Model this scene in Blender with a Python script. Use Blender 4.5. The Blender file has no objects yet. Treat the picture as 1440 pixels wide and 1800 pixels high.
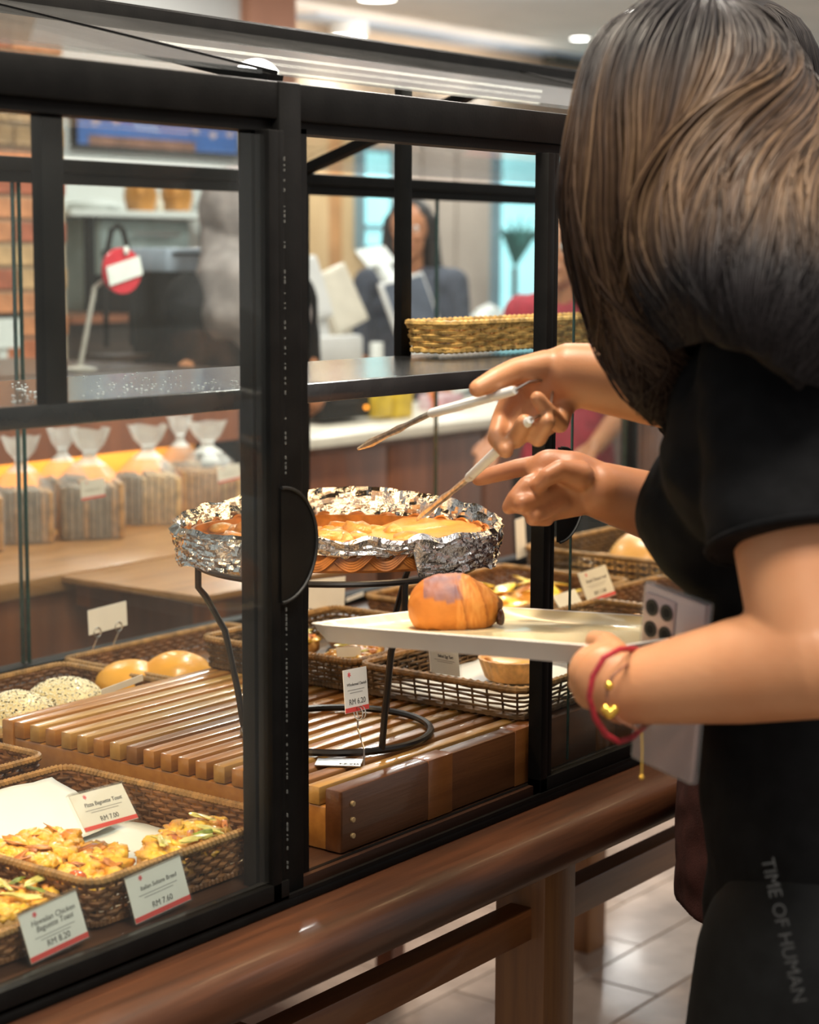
import bpy, bmesh, math, random
from math import sin, cos, pi, radians, sqrt, atan2
from mathutils import Vector, Matrix, Quaternion, noise
from mathutils.bvhtree import BVHTree
V = Vector
random.seed(7)
SC = bpy.context.scene
COL = SC.collection

# ------------------------------------------------------------------ camera
F_PX, YAW, PITCH, ROLL, CAM_Z = 3389.26, radians(36.7608), radians(7.5628), radians(0.2145), 1.46
fwd = V((cos(YAW)*cos(PITCH), sin(YAW)*cos(PITCH), -sin(PITCH)))
_r = V((sin(YAW), -cos(YAW), 0)); _u = _r.cross(fwd)
right = cos(ROLL)*_r + sin(ROLL)*_u
up = -sin(ROLL)*_r + cos(ROLL)*_u
CAM = V((0, 0, CAM_Z))
cd = bpy.data.cameras.new('camera'); cam = bpy.data.objects.new('camera', cd); COL.objects.link(cam)
m3 = Matrix((right, up, -fwd)).transposed()
cam.matrix_world = Matrix.Translation(CAM) @ m3.to_4x4()
cd.sensor_fit = 'HORIZONTAL'; cd.sensor_width = 36; cd.lens = F_PX/1440*36
cd.clip_start = .05; cd.clip_end = 100
cd.dof.use_dof = True; cd.dof.focus_distance = 2.1; cd.dof.aperture_fstop = 7.0
SC.camera = cam

def ray(x, y): return fwd + right*((x-720)/F_PX) + up*((900-y)/F_PX)
def atY(x, y, Y): v = ray(x, y); return CAM + v*(Y/v.y)
def atX(x, y, X): v = ray(x, y); return CAM + v*(X/v.x)
def atZ(x, y, Z): v = ray(x, y); return CAM + v*((Z-CAM_Z)/v.z)
def atD(x, y, D): return CAM + ray(x, y)*D

# ------------------------------------------------------------------ world, lights, exposure
w = bpy.data.worlds.new('world'); SC.world = w; w.use_nodes = True
bg = w.node_tree.nodes['Background']; bg.inputs[0].default_value = (.97, .95, .92, 1); bg.inputs[1].default_value = .5
SC.view_settings.view_transform = 'Standard'; SC.view_settings.look = 'None'
SC.view_settings.exposure = .2; SC.view_settings.gamma = 1; SC.view_settings.use_curve_mapping = False
def area(name, loc, target, size, power, color=(1, 1, 1), sy=None, spread=None):
    l = bpy.data.lights.new(name, 'AREA'); l.energy = power; l.color = color
    l.shape = 'RECTANGLE'; l.size = size; l.size_y = sy or size
    if spread: l.spread = radians(spread)
    o = bpy.data.objects.new(name, l); COL.objects.link(o); o.location = loc
    o.rotation_euler = (V(target)-V(loc)).to_track_quat('-Z', 'Y').to_euler()
    return o
area('ceiling_panel_light', (.85, .15, 2.75), (1.3, .9, 1.0), .55, 36, (1, .92, .80))
area('overhead_light', (1.45, 1.15, 2.74), (1.45, 1.12, 1.0), .30, 40, (1, .87, .69))
area('wall_fill_light', (8.8, 6.95, 2.72), (8.8, 7.6, 2.35), 4.5, 26, (1, .90, .78), .12)  # unseen strip added to brighten the upper rear wall, not a fitting there
area('ceiling_fill_light', (7.4, 5.2, 2.0), (7.4, 5.2, 2.8), 3.0, 9, (.86, .92, 1), 2.4)  # unseen upward fill added to brighten the ceiling, set apart from the cove
area('overhead_light', (3.25, 2.32, 2.74), (3.25, 2.32, 0), .30, 55, (1, .92, .82))  # added to brighten the floor behind the case and the bread bags
area('ceiling_panel_light', (3.1, .3, 2.75), (2.2, .9, 1.1), .9, 6, (1, .93, .86))
for _x, _y in ((4.2, 3.2), (3.3, 4.2), (5.2, 4.4), (6.2, 3.6), (6.6, 5.4), (7.8, 4.6), (8.6, 6.2)):
    l = bpy.data.lights.new('ceiling_spot', 'SPOT'); l.energy = 56; l.spot_size = radians(165); l.spot_blend = .5; l.shadow_soft_size = .08; l.color = (1, .97, .92)
    o = bpy.data.objects.new('ceiling_spot', l); COL.objects.link(o); o.location = (_x, _y, 2.74)
# warm LED lines under the front eave and under the shelf inside the case

area('case_light', (1.95, 1.262, 1.312), (1.95, 1.42, .9), 1.1, 2.3, (1, .66, .34), .03)
area('case_light', (.85, 1.40, 1.312), (.85, 1.46, .9), 1.0, 5.0, (1, .66, .34), .03)
area('case_light', (3.05, 1.262, 1.312), (3.05, 1.42, .9), 1.0, 3.6, (1, .66, .34), .03)
# ------------------------------------------------------------------ materials
def mat(name, col, rough=.5, metal=0, var=0, vscale=20, bump=0, bscale=60, spec=.5, emit=None, estr=0, trans=0, coat=0, col2=None, stretch=None, sss=0, attr=None, alpha=1, sheen=0, detail=4):
    m = bpy.data.materials.new(name); m.use_nodes = True
    nt = m.node_tree; N = nt.nodes; L = nt.links; p = N['Principled BSDF']
    c4 = (*col, 1)
    p.inputs['Base Color'].default_value = c4; p.inputs['Roughness'].default_value = rough
    p.inputs['Metallic'].default_value = metal; p.inputs['Specular IOR Level'].default_value = spec
    p.inputs['Transmission Weight'].default_value = trans; p.inputs['Coat Weight'].default_value = coat
    p.inputs['Coat Roughness'].default_value = .08; p.inputs['Alpha'].default_value = alpha
    p.inputs['Sheen Weight'].default_value = sheen
    if sss:
        p.inputs['Subsurface Weight'].default_value = sss; p.inputs['Subsurface Radius'].default_value = (.012, .004, .002)
        p.inputs['Subsurface Scale'].default_value = 1
    if emit: p.inputs['Emission Color'].default_value = (*emit, 1); p.inputs['Emission Strength'].default_value = estr
    vec = None
    if var or bump or col2:
        tc = N.new('ShaderNodeTexCoord'); mp = N.new('ShaderNodeMapping'); L.new(tc.outputs['Object'], mp.inputs[0])
        if stretch: mp.inputs['Scale'].default_value = stretch
        vec = mp.outputs[0]
    if attr:
        a = N.new('ShaderNodeAttribute'); a.attribute_name = attr; base = a.outputs['Color']; L.new(base, p.inputs['Base Color'])
    if var or col2:
        n = N.new('ShaderNodeTexNoise'); n.inputs['Scale'].default_value = vscale; n.inputs['Detail'].default_value = detail
        L.new(vec, n.inputs['Vector'])
        r = N.new('ShaderNodeValToRGB'); r.color_ramp.elements[0].position = .35; r.color_ramp.elements[1].position = .65
        lo = col2 if col2 else tuple(c*(1-var) for c in col); hi = col if col2 else tuple(min(1, c*(1+var)) for c in col)
        r.color_ramp.elements[0].color = (*lo, 1); r.color_ramp.elements[1].color = (*hi, 1)
        L.new(n.outputs['Fac'], r.inputs[0])
        if attr:
            mx = N.new('ShaderNodeMix'); mx.data_type = 'RGBA'; mx.blend_type = 'MULTIPLY'; mx.inputs[0].default_value = 1
            L.new(base, mx.inputs[6]); L.new(r.outputs[0], mx.inputs[7]); L.new(mx.outputs[2], p.inputs['Base Color'])
        else: L.new(r.outputs[0], p.inputs['Base Color'])
    if bump:
        n2 = N.new('ShaderNodeTexNoise'); n2.inputs['Scale'].default_value = bscale; n2.inputs['Detail'].default_value = 5; L.new(vec, n2.inputs['Vector'])
        b = N.new('ShaderNodeBump'); b.inputs['Strength'].default_value = bump; b.inputs['Distance'].default_value = .004
        L.new(n2.outputs['Fac'], b.inputs['Height']); L.new(b.outputs[0], p.inputs['Normal'])
    return m

def glass_mat(name, tint=(.93, .97, .96), refl=1.0, ior=1.5, rough=0.0, dirt=0):
    m = bpy.data.materials.new(name); m.use_nodes = True; nt = m.node_tree; N = nt.nodes; L = nt.links
    N.remove(N['Principled BSDF']); out = N['Material Output']
    t = N.new('ShaderNodeBsdfTransparent'); t.inputs[0].default_value = (*tint, 1)
    g = N.new('ShaderNodeBsdfGlossy'); g.inputs['Roughness'].default_value = rough; g.inputs[0].default_value = (refl, refl, refl, 1)
    lw = N.new('ShaderNodeLayerWeight'); lw.inputs[0].default_value = .5
    pw = N.new('ShaderNodeMath'); pw.operation = 'POWER'; pw.inputs[1].default_value = 5; L.new(lw.outputs['Facing'], pw.inputs[0])
    f = N.new('ShaderNodeMath'); f.operation = 'MULTIPLY_ADD'; f.inputs[1].default_value = .9; f.inputs[2].default_value = ((ior-1)/(ior+1))**2; L.new(pw.outputs[0], f.inputs[0])
    mx = N.new('ShaderNodeMixShader'); L.new(f.outputs[0], mx.inputs[0]); L.new(t.outputs[0], mx.inputs[1]); L.new(g.outputs[0], mx.inputs[2])
    last = mx
    if dirt:
        d = N.new('ShaderNodeBsdfDiffuse'); d.inputs[0].default_value = (.8, .8, .8, 1)
        n = N.new('ShaderNodeTexNoise'); n.inputs['Scale'].default_value = 6; tc = N.new('ShaderNodeTexCoord'); L.new(tc.outputs['Object'], n.inputs['Vector'])
        mm = N.new('ShaderNodeMath'); mm.operation = 'MULTIPLY'; mm.inputs[1].default_value = dirt*2; L.new(n.outputs['Fac'], mm.inputs[0])
        m2 = N.new('ShaderNodeMixShader'); L.new(mm.outputs[0], m2.inputs[0]); L.new(mx.outputs[0], m2.inputs[1]); L.new(d.outputs[0], m2.inputs[2]); last = m2
    L.new(last.outputs[0], out.inputs[0]); return m

def wood(name, a, b, rough=.35, scale=6, along=(1, 12, 12), coat=.2, bump=.08):
    m = mat(name, a, rough, col2=b, vscale=scale, stretch=along, bump=bump, bscale=scale*4, coat=coat, detail=8); return m

M = {}
M['black'] = mat('black_powder_coat', (.0052, .0049, .0046), .5, var=.2, vscale=30, bump=.05, bscale=300, spec=.12)
M['gasket'] = mat('rubber_gasket', (.006, .006, .006), .6, var=.2, vscale=40)
M['steel'] = mat('brushed_steel', (.55, .55, .54), .28, 1, var=.1, vscale=60)
M['wire'] = mat('black_wire', (.012, .010, .009), .35, .2, var=.3, vscale=40)
M['glass'] = glass_mat('clear_glass', (.95, .975, .965), .55, 1.3, dirt=.012)
M['roofglass'] = glass_mat('roof_glass', (.86, .88, .88), 1.0, 1.45, dirt=.02)
M['glass_edge'] = mat('glass_edge', (.010, .045, .036), .2, var=.2, vscale=30, coat=.5)
M['rail'] = wood('table_rail_wood', (.082, .028, .011), (.042, .015, .0065), .42, 5, (1, 14, 14), .12)
M['leg'] = wood('table_leg_wood', (.27, .115, .034), (.20, .08, .024), .45, 5, (16, 16, 1), .1)
M['rack'] = wood('rack_wood', (.44, .20, .045), (.34, .14, .03), .32, 5, (1, 14, 14), .6)
M['rack2'] = wood('rack_wood_dark', (.27, .125, .04), (.20, .085, .026), .32, 5, (1, 14, 14), .6)
M['rack3'] = wood('rack_wood_pale', (.50, .29, .085), (.38, .20, .05), .32, 5, (1, 14, 14), .6)
M['rackfront_shaded'] = wood('rack_front_shaded_wood', (.12, .045, .014), (.085, .03, .009), .35, 5, (1, 14, 14), .3)  # shade on the front board put into its darker wood colour
M['rackblock'] = wood('rack_block_wood', (.24, .088, .02), (.18, .06, .013), .35, 5, (1, 14, 14), .3)
M['case_floor'] = wood('case_floor_wood', (.06, .025, .012), (.035, .014, .008), .4, 4, (1, 10, 10), .1)
M['shelf'] = mat('shelf_black', (.022, .022, .023), .22, var=.3, vscale=14, bump=.06, bscale=90, coat=.3)
M['led'] = mat('led_diffuser', (1, 1, 1), .4, emit=(1, .93, .75), estr=9, var=.01)

# ------------------------------------------------------------------ mesh builder
class MB:
    def __init__(s): s.b = bmesh.new()
    def box(s, x0, x1, y0, y1, z0, z1, bev=0, rot=None, piv=None):
        r = bmesh.ops.create_cube(s.b, size=1)['verts']
        for v in r: v.co = V((x0+(v.co.x+.5)*(x1-x0), y0+(v.co.y+.5)*(y1-y0), z0+(v.co.z+.5)*(z1-z0)))
        if bev:
            es = list({e for v in r for e in v.link_edges})
            g = bmesh.ops.bevel(s.b, geom=es, offset=bev, segments=2, profile=.5, affect='EDGES')
            r = list({v for f in g['faces'] for v in f.verts} | {v for v in r if v.is_valid})
        if rot:
            for v in r: v.co = rot @ (v.co-piv) + piv
        return r
    def bar(s, a, b, wd, h, upv=(0, 0, 1), bev=0):
        a = V(a); b = V(b); d = (b-a); L = d.length; d.normalize(); sv = d.cross(V(upv)).normalized(); u = sv.cross(d)
        r = bmesh.ops.create_cube(s.b, size=1)['verts']
        for v in r: v.co = a + d*((v.co.x+.5)*L) + sv*(v.co.y*wd) + u*(v.co.z*h)
        if bev:
            es = list({e for v in r for e in v.link_edges})
            bmesh.ops.bevel(s.b, geom=es, offset=bev, segments=2, profile=.5, affect='EDGES')
    def tube(s, pts, rad, n=8, closed=False, cap=True):
        pts = [V(p) for p in pts]; k = len(pts); rr = rad if hasattr(rad, '__len__') else [rad]*k
        rings = []; pu = None
        for i, p in enumerate(pts):
            t = (pts[(i+1) % k]-pts[i-1]) if closed else (pts[min(i+1, k-1)]-pts[max(i-1, 0)])
            if t.length < 1e-9: t = V((0, 0, 1))
            t.normalize()
            if pu is None:
                a = V((0, 0, 1)) if abs(t.z) < .9 else V((1, 0, 0)); pu = (a-t*a.dot(t)).normalized()
            else:
                pu = pu-t*pu.dot(t)
                pu = pu.normalized() if pu.length > 1e-6 else V((1, 0, 0))
            q = t.cross(pu)
            rings.append([s.b.verts.new(p+(pu*cos(2*pi*j/n)+q*sin(2*pi*j/n))*rr[i]) for j in range(n)])
        for i in range(k if closed else k-1):
            A = rings[i]; B = rings[(i+1) % k]
            for j in range(n):
                try: s.b.faces.new((A[j], A[(j+1) % n], B[(j+1) % n], B[j]))
                except ValueError: pass
        if cap and not closed:
            s.b.faces.new(rings[0][::-1]); s.b.faces.new(rings[-1])
    def lathe(s, prof, c=(0, 0, 0), n=24, sx=1, sy=1, wob=None):
        c = V(c); rings = []
        for (r, z) in prof:
            if r < 1e-6: rings.append([s.b.verts.new(c+V((0, 0, z)))])
            else: rings.append([s.b.verts.new(c+V((r*sx*cos(2*pi*j/n)*(wob(j/n, z) if wob else 1), r*sy*sin(2*pi*j/n)*(wob(j/n, z) if wob else 1), z))) for j in range(n)])
        for A, B in zip(rings, rings[1:]):
            for j in range(n):
                if len(A) == 1 and len(B) == 1: continue
                if len(A) == 1: s.b.faces.new((A[0], B[j], B[(j+1) % n]))
                elif len(B) == 1: s.b.faces.new((A[j], A[(j+1) % n], B[0]))
                else: s.b.faces.new((A[j], A[(j+1) % n], B[(j+1) % n], B[j]))
    def prism(s, poly, ext):          # polygon (3D points) extruded by vector
        ext = V(ext); a = [s.b.verts.new(V(p)) for p in poly]; b = [s.b.verts.new(V(p)+ext) for p in poly]; n = len(a)
        s.b.faces.new(a[::-1]); s.b.faces.new(b)
        for i in range(n): s.b.faces.new((a[i], a[(i+1) % n], b[(i+1) % n], b[i]))
    def grid(s, fn, nu, nv, cu=False):
        R = [[s.b.verts.new(fn(i/(nu if cu else nu-1), j/(nv-1))) for i in range(nu)] for j in range(nv)]
        for j in range(nv-1):
            for i in range(nu if cu else nu-1):
                s.b.faces.new((R[j][i], R[j][(i+1) % nu], R[j+1][(i+1) % nu], R[j+1][i]))
        return R
    def ball(s, c, r, seg=12, rings=8, sx=1, sy=1, sz=1, rot=None):
        vs = bmesh.ops.create_uvsphere(s.b, u_segments=seg, v_segments=rings, radius=r)['verts']
        for v in vs:
            v.co = V((v.co.x*sx, v.co.y*sy, v.co.z*sz))
            if rot: v.co = rot @ v.co
            v.co += V(c)
        return vs
    def mesh(s, name, smooth=True, ang=35):
        bmesh.ops.recalc_face_normals(s.b, faces=s.b.faces[:])
        me = bpy.data.meshes.new(name); s.b.to_mesh(me); s.b.free()
        if smooth:
            me.polygons.foreach_set('use_smooth', [True]*len(me.polygons)); me.set_sharp_from_angle(angle=radians(ang))
        return me
    def build(s, name, m, parent=None, smooth=True, ang=35):
        return link(name, s.mesh(name, smooth, ang), m, parent)
def link(name, me, m=None, parent=None):
    o = bpy.data.objects.new(name, me); COL.objects.link(o)
    if m: me.materials.append(m)
    if parent: o.parent = parent
    return o
def tag(o, label=None, cat=None, group=None, kind=None):
    if label: o['label'] = label
    if cat: o['category'] = cat
    if group: o['group'] = group
    if kind: o['kind'] = kind
    return o
def empty(name, loc, rz=0, label=None, cat=None, group=None):
    o = bpy.data.objects.new(name, None); COL.objects.link(o); o.location = loc; o.rotation_euler.z = rz
    o.empty_display_size = .05
    return tag(o, label, cat, group)
def kids(o): return [c for c in bpy.data.objects if c.parent == o]
def copy_tree(o, parent=None):
    c = o.copy(); COL.objects.link(c)
    if parent: c.parent = parent
    for ch in kids(o): copy_tree(ch, c)
    return c
def pose(o, z_axis, x_hint, loc):
    z = V(z_axis).normalized(); x = V(x_hint); x = (x-z*x.dot(z)).normalized(); y = z.cross(x)
    m = Matrix((x, y, z)).transposed().to_4x4(); m.translation = V(loc); o.matrix_world = m
    return o
# ------------------------------------------------------------------ room shell
M['ceil'] = mat('ceiling_paint', (.66, .65, .64), .8, var=.05, vscale=3)
M['beige'] = mat('beige_wall_paint', (.56, .43, .31), .7, var=.08, vscale=2)
M['white'] = mat('white_wall_paint', (.60, .62, .60), .7, var=.05, vscale=2)
M['subfloor'] = mat('subfloor', (.34, .27, .21), .4, var=.15, vscale=5)
def struct(o): o['kind'] = 'structure'; return o
b = MB(); b.box(-4, 14, -5, 9, -.06, -.012); floor = struct(b.build('floor', M['subfloor'], None, False))
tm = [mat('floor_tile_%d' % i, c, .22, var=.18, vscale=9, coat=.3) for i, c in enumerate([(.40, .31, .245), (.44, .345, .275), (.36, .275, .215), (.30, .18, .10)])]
tl = MB(); tl.box(0, .447, 0, .167, -.012, 0, .0025); tme = tl.mesh('tile', False)
tms = []
for i in range(4):
    c = tme.copy(); c.materials.append(tm[i]); tms.append(c)
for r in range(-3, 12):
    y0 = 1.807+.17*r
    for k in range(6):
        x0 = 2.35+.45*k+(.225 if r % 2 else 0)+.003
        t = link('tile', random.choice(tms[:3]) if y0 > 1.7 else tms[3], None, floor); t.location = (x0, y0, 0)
b = MB(); b.box(1.2, 14, 1.0, 9, 2.86, 2.98); ceiling = struct(b.build('ceiling', M['ceil'], None, False))
b = MB(); b.box(4.2, 14, 7.6, 7.75, 0, 2.86); wall_back = struct(b.build('wall_back', M['beige'], None, False))
b = MB(); b.box(1.5, 5.95, 5.3, 5.45, 0, 2.86); wall_left = struct(b.build('wall_left', M['white'], None, False))

# ------------------------------------------------------------------ display case
case = empty('display_case', (0, 0, 0), 0, 'long black framed glass bakery case with a pitched glass roof on a wooden table', 'display case')
X0, X1, YF, YB, ZT = .29, 3.62, 1.2, 2.105, 1.62
def part(name, fn, m, parent=case, **k):
    b = MB(); fn(b); return b.build(name, m, parent, **k)
FR = [X0, 1.40, 2.51, X1]
part('case_floor', lambda b: b.box(X0, X1, YF-.01, YB+.02, .829, .849), M["case_floor"])
# front top beam: upper band and recessed lower band, front sill
part('front_beam', lambda b: (b.box(X0, X1, YF-.012, YF+.03, 1.585, ZT, .003), b.box(X0, X1, YF-.004, YF+.024, 1.5745, 1.5855)), M['black'])
part('front_sill', lambda b: (b.box(X0, X1, YF-.022, YF+.0, .829, .838, .0015), b.box(X0, X1, YF-.003, YF+.004, .838, .8475), b.box(X0, X1, YF-.022, YF-.018, .838, .842), b.box(X0, X1, YF-.004, YF+.001, .838, .8495)), M['black'])
part('rear_beam', lambda b: (b.box(X0, X1, YB-.012, YB+.025, 1.577, 1.597, .003), b.box(X0, X1, YB-.006, YB+.02, 1.562, 1.5775)), M['black'])
part('ridge_beam', lambda b: (b.box(X0, X1, 1.664, 1.70, 1.729, 1.753, .002), b.box(X0, X1, 1.668, 1.696, 1.7525, 1.755, .001)), M['black'])
part('rear_sill', lambda b: b.box(X0, X1, YB-.012, YB+.02, .8485, .866, .002), M['black'])
for x in FR:
    part('front_post', lambda b: (b.box(x-.016, x+.016, YF-.014, YF+.028, .83, ZT, .002), b.box(x+.016, x+.036, YF-.004, YF+.02, .846, 1.58, .001), b.box(x-.036, x-.016, YF+.004, YF+.02, .846, 1.58, .001)), M['black'])
    part('rear_post', lambda b: b.box(x-.012, x+.012, YB-.010, YB+.02, .86, 1.58, .002), M['black'])
    part('roof_rafter', lambda b: (b.bar((x, YF+.005, 1.622), (x, 1.67, 1.731), .022, .012), b.bar((x, YF+.005, 1.629), (x, 1.67, 1.738), .008, .006)), M['black'])
    part('roof_rafter', lambda b: b.bar((x, YB+.005, 1.597), (x, 1.68, 1.737), .022, .016), M['black'])
# roof panes, pinned between the rafters
for a, c in zip(FR, FR[1:]):
    part('roof_pane', lambda b: b.prism([(a+.012, YF+.01, 1.628), (c-.012, YF+.01, 1.628), (c-.012, 1.663, 1.734), (a+.012, 1.663, 1.734)], (0, 0, .004)), M['roofglass'], smooth=False)
    part('roof_pane', lambda b: b.prism([(a+.012, YB+.01, 1.603), (c-.012, YB+.01, 1.603), (c-.012, 1.701, 1.734), (a+.012, 1.701, 1.734)], (0, 0, .004)), M['roofglass'], smooth=False)
# end walls of the case
for x in (X0, X1):
    part('end_pane', lambda b: b.prism([(x, YF+.03, .85), (x, YB-.012, .85), (x, YB-.012, 1.59), (x, 1.68, 1.735), (x, YF+.03, 1.6)], (.005, 0, 0)), M['glass'], smooth=False)
# rear sliding panes with visible green edges
for (xa, xb, yy) in [(X0+.02, 1.892, YB+.002), (1.886, 2.914, YB+.009), (2.906, X1-.02, YB+.002)]:
    p = part('rear_pane', lambda b: b.box(xa, xb, yy, yy+.005, .862, 1.572), M['glass'], smooth=False)
    for xe in (xa, xb):
        part('glass_edge', lambda b: b.box(xe-.0011, xe+.0011, yy-.0006, yy+.0056, .862, 1.572), M['glass_edge'], p, smooth=False)
# upper shelf
sh = part('upper_shelf', lambda b: (b.box(X0+.02, X1-.02, YF+.032, 1.486, 1.326, 1.334), b.box(X0+.02, X1-.02, YF+.018, YF+.034, 1.3155, 1.3345, .001), b.box(X0+.02, X1-.02, 1.474, 1.487, 1.3155, 1.3335)), M['shelf'])
M['water'] = mat('water_drops', (.8, .82, .85), .05, spec=.8, coat=1, var=.05)
b = MB()
rr = random.Random(3)
for i in range(190):
    px, py = (rr.uniform(20, 100), rr.uniform(672, 712)) if i < 80 else (rr.uniform(145, 440), rr.gauss(683, 12))
    p = atZ(px, py, 1.3345)
    if YF+.04 < p.y < 1.48: b.ball(p, rr.uniform(.0006, .0016), 6, 4, sz=.5)
tag(b.build('water_droplets', M['water'], case), kind='stuff')
part('shelf_post', lambda b: b.box(1.119, 1.143, YF+.018, YF+.032, 1.334, 1.58, .001), M['black'])
part('shelf_post', lambda b: b.box(1.957, 1.979, 1.476, 1.488, 1.334, 1.69, .001), M['black'])
part('shelf_post', lambda b: b.box(1.119, 1.141, 1.476, 1.488, 1.334, 1.69, .001), M['black'])
part('shelf_post', lambda b: b.box(2.80, 2.822, 1.476, 1.488, 1.334, 1.69, .001), M['black'])
# LED tube under the roof glass
part('light_strip', lambda b: b.bar((1.50, 1.45, 1.681), (2.235, 1.45, 1.681), .0035, .003), M['led'], smooth=False)
# sliding front doors: glass, stiles, rails, half moon finger pull
def door(xa, xb, y, pull, stile=.024):
    d = part('sliding_door', lambda b: b.box(xa+.01, xb-.01, y, y+.005, .86, 1.57), M['glass'], smooth=False)
    for x0 in ((xa, xb-stile) if stile else ()):
        part('door_stile', lambda b: (b.box(x0, x0+stile*.55, y-.006, y+.012, .838, 1.5745, .001), b.box(x0+stile*.6, x0+stile, y-.004, y+.012, .838, 1.5745, .001)), M['black'], d)
    part('door_rail', lambda b: b.box(xa, xb, y-.006, y+.012, .838, .858, .001), M['black'], d)
    c = V((pull, y-.008, 1.188)); R = .055
    def hm(b):
        arc = [c+V((R*.94*sin(t), 0, R*cos(t))) for t in [pi*i/24 for i in range(25)]]
        b.prism(arc, (0, .004, 0))
    pl = part('finger_pull', hm, M['black'], d)
    part('pull_rim', lambda b: b.tube([c+V((R*.94*sin(t), -.001, R*cos(t))) for t in [pi*i/24 for i in range(25)]], .0016, 6), M['gasket'], d)
    return d
door(.31, 1.384, YF-.016, 1.372)
d2 = door(1.836, 2.90, YF-.014, 1.866, .026)
part('glass_edge', lambda b: b.box(1.925, 1.928, YF-.0005, YF+.0015, .86, 1.5745), M['glass_edge'])
M['stitch'] = mat('brush_seal', (.12, .12, .11), .8, var=.5, vscale=900)
b = MB()
for i in range(150):
    z = .87+i*.0047
    if rr.random() < .55: b.box(1.3795, 1.3805, YF-.0235, YF-.0222, z, z+rr.uniform(.001, .004))
tag(b.build('brush_seal', M['stitch'], case), kind='stuff')

# ------------------------------------------------------------------ wooden table under the case
table = empty('display_table', (0, 0, 0), 0, 'brown wooden table with a rounded front rail carrying the glass case', 'table')
part('table_top', lambda b: b.box(X0-.02, X1+.02, YF-.065, YB+.06, .772, .8285), M['rail'], table)
def nose(b):
    n = 14; pr = [(YF-.065, .8285)]+[(YF-.065-.034*sin(pi*i/n)**.8, .8005+.028*cos(pi*i/n)) for i in range(1, n)]+[(YF-.065, .7725)]
    b.prism([(X0-.02, y, z) for y, z in pr], (X1-X0+.04, 0, 0))
part('front_rail', nose, M['rail'], table, ang=40)
part('apron', lambda b: b.box(X0+.02, X1-.02, YF+.03, YF+.06, .757, .773), M['rail'], table)
part('apron', lambda b: b.box(X0+.02, X1-.02, YB-.03, YB, .735, .773), M['rail'], table)
for x in (.40, 1.88, 3.36):
    for y in (YF+.0, YB-.07):
        part('leg', lambda b: b.box(x, x+.07, y, y+.072, 0, .774, .003), M['leg'], table)
M['stretcher'] = wood('stretcher_wood', (.20, .072, .02), (.14, .045, .013), .4, 5, (1, 14, 14), .2)
for y in (YF+.019, YB-.06): part('stretcher', lambda b: b.box(.42, 3.4, y, y+.031, .643, .684, .002), M['stretcher'], table)
for x in (1.36, 2.6): part('stretcher', lambda b: b.box(x, x+.05, YF+.05, YB-.06, .643, .684, .003), M['stretcher'], table)

# ------------------------------------------------------------------ slatted rack inside the case
rack = empty('slatted_rack', (1.491, 1.203, .85), 0, 'low varnished wooden rack of thick slats under the foil tray', 'rack')
ns = 19; pitch = .0263
sl = MB(); sl.box(0, .62, -.0085, .0085, -.020, 0, .002); sme = [sl.mesh('slat')]
for k in (1, 2): sme.append(sme[0].copy())
for k, mm in enumerate(('rack', 'rack2', 'rack3')): sme[k].materials.append(M[mm])
def rp(name, fn, m): b = MB(); fn(b); return b.build(name, m, rack)
rs = random.Random(5)
for i in range(1, ns):
    o = link('slat', sme[rs.choice([0, 0, 1, 2, 2])], None, rack); o.location = (.004, .011+.0263*i, .0665)
rp('side_board', lambda b: b.box(.004, .624, 0, .022, 0, .0665, .003), M['rackfront_shaded'])
for x0, wd in ((.155, .045), (.325, .05), (.505, .045)):
    rp('side_board', lambda b: b.box(x0, x0+wd, -.0006, .0224, .0004, .0669, .0005), M['rackblock'])
rp('side_board', lambda b: b.box(.004, .624, .495, .515, 0, .0665, .003), M['rack'])
rp('end_board', lambda b: b.box(.006, .026, .022, .495, 0, .046, .002), M['rack'])
rp('end_board', lambda b: b.box(.60, .62, .022, .495, 0, .046, .002), M['rack'])
M['dowel'] = mat('dowel_end', (.55, .38, .18), .5, var=.2, vscale=80)
for z in (.016, .033, .05): rp('dowel', lambda b: b.lathe([(0, 0), (.0028, 0), (.0028, .003), (0, .003)], (0, 0, 0), 10), M['dowel']).matrix_local = Matrix.Translation((.022, -.0028, z)) @ Matrix.Rotation(-pi/2, 4, 'X')
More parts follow.
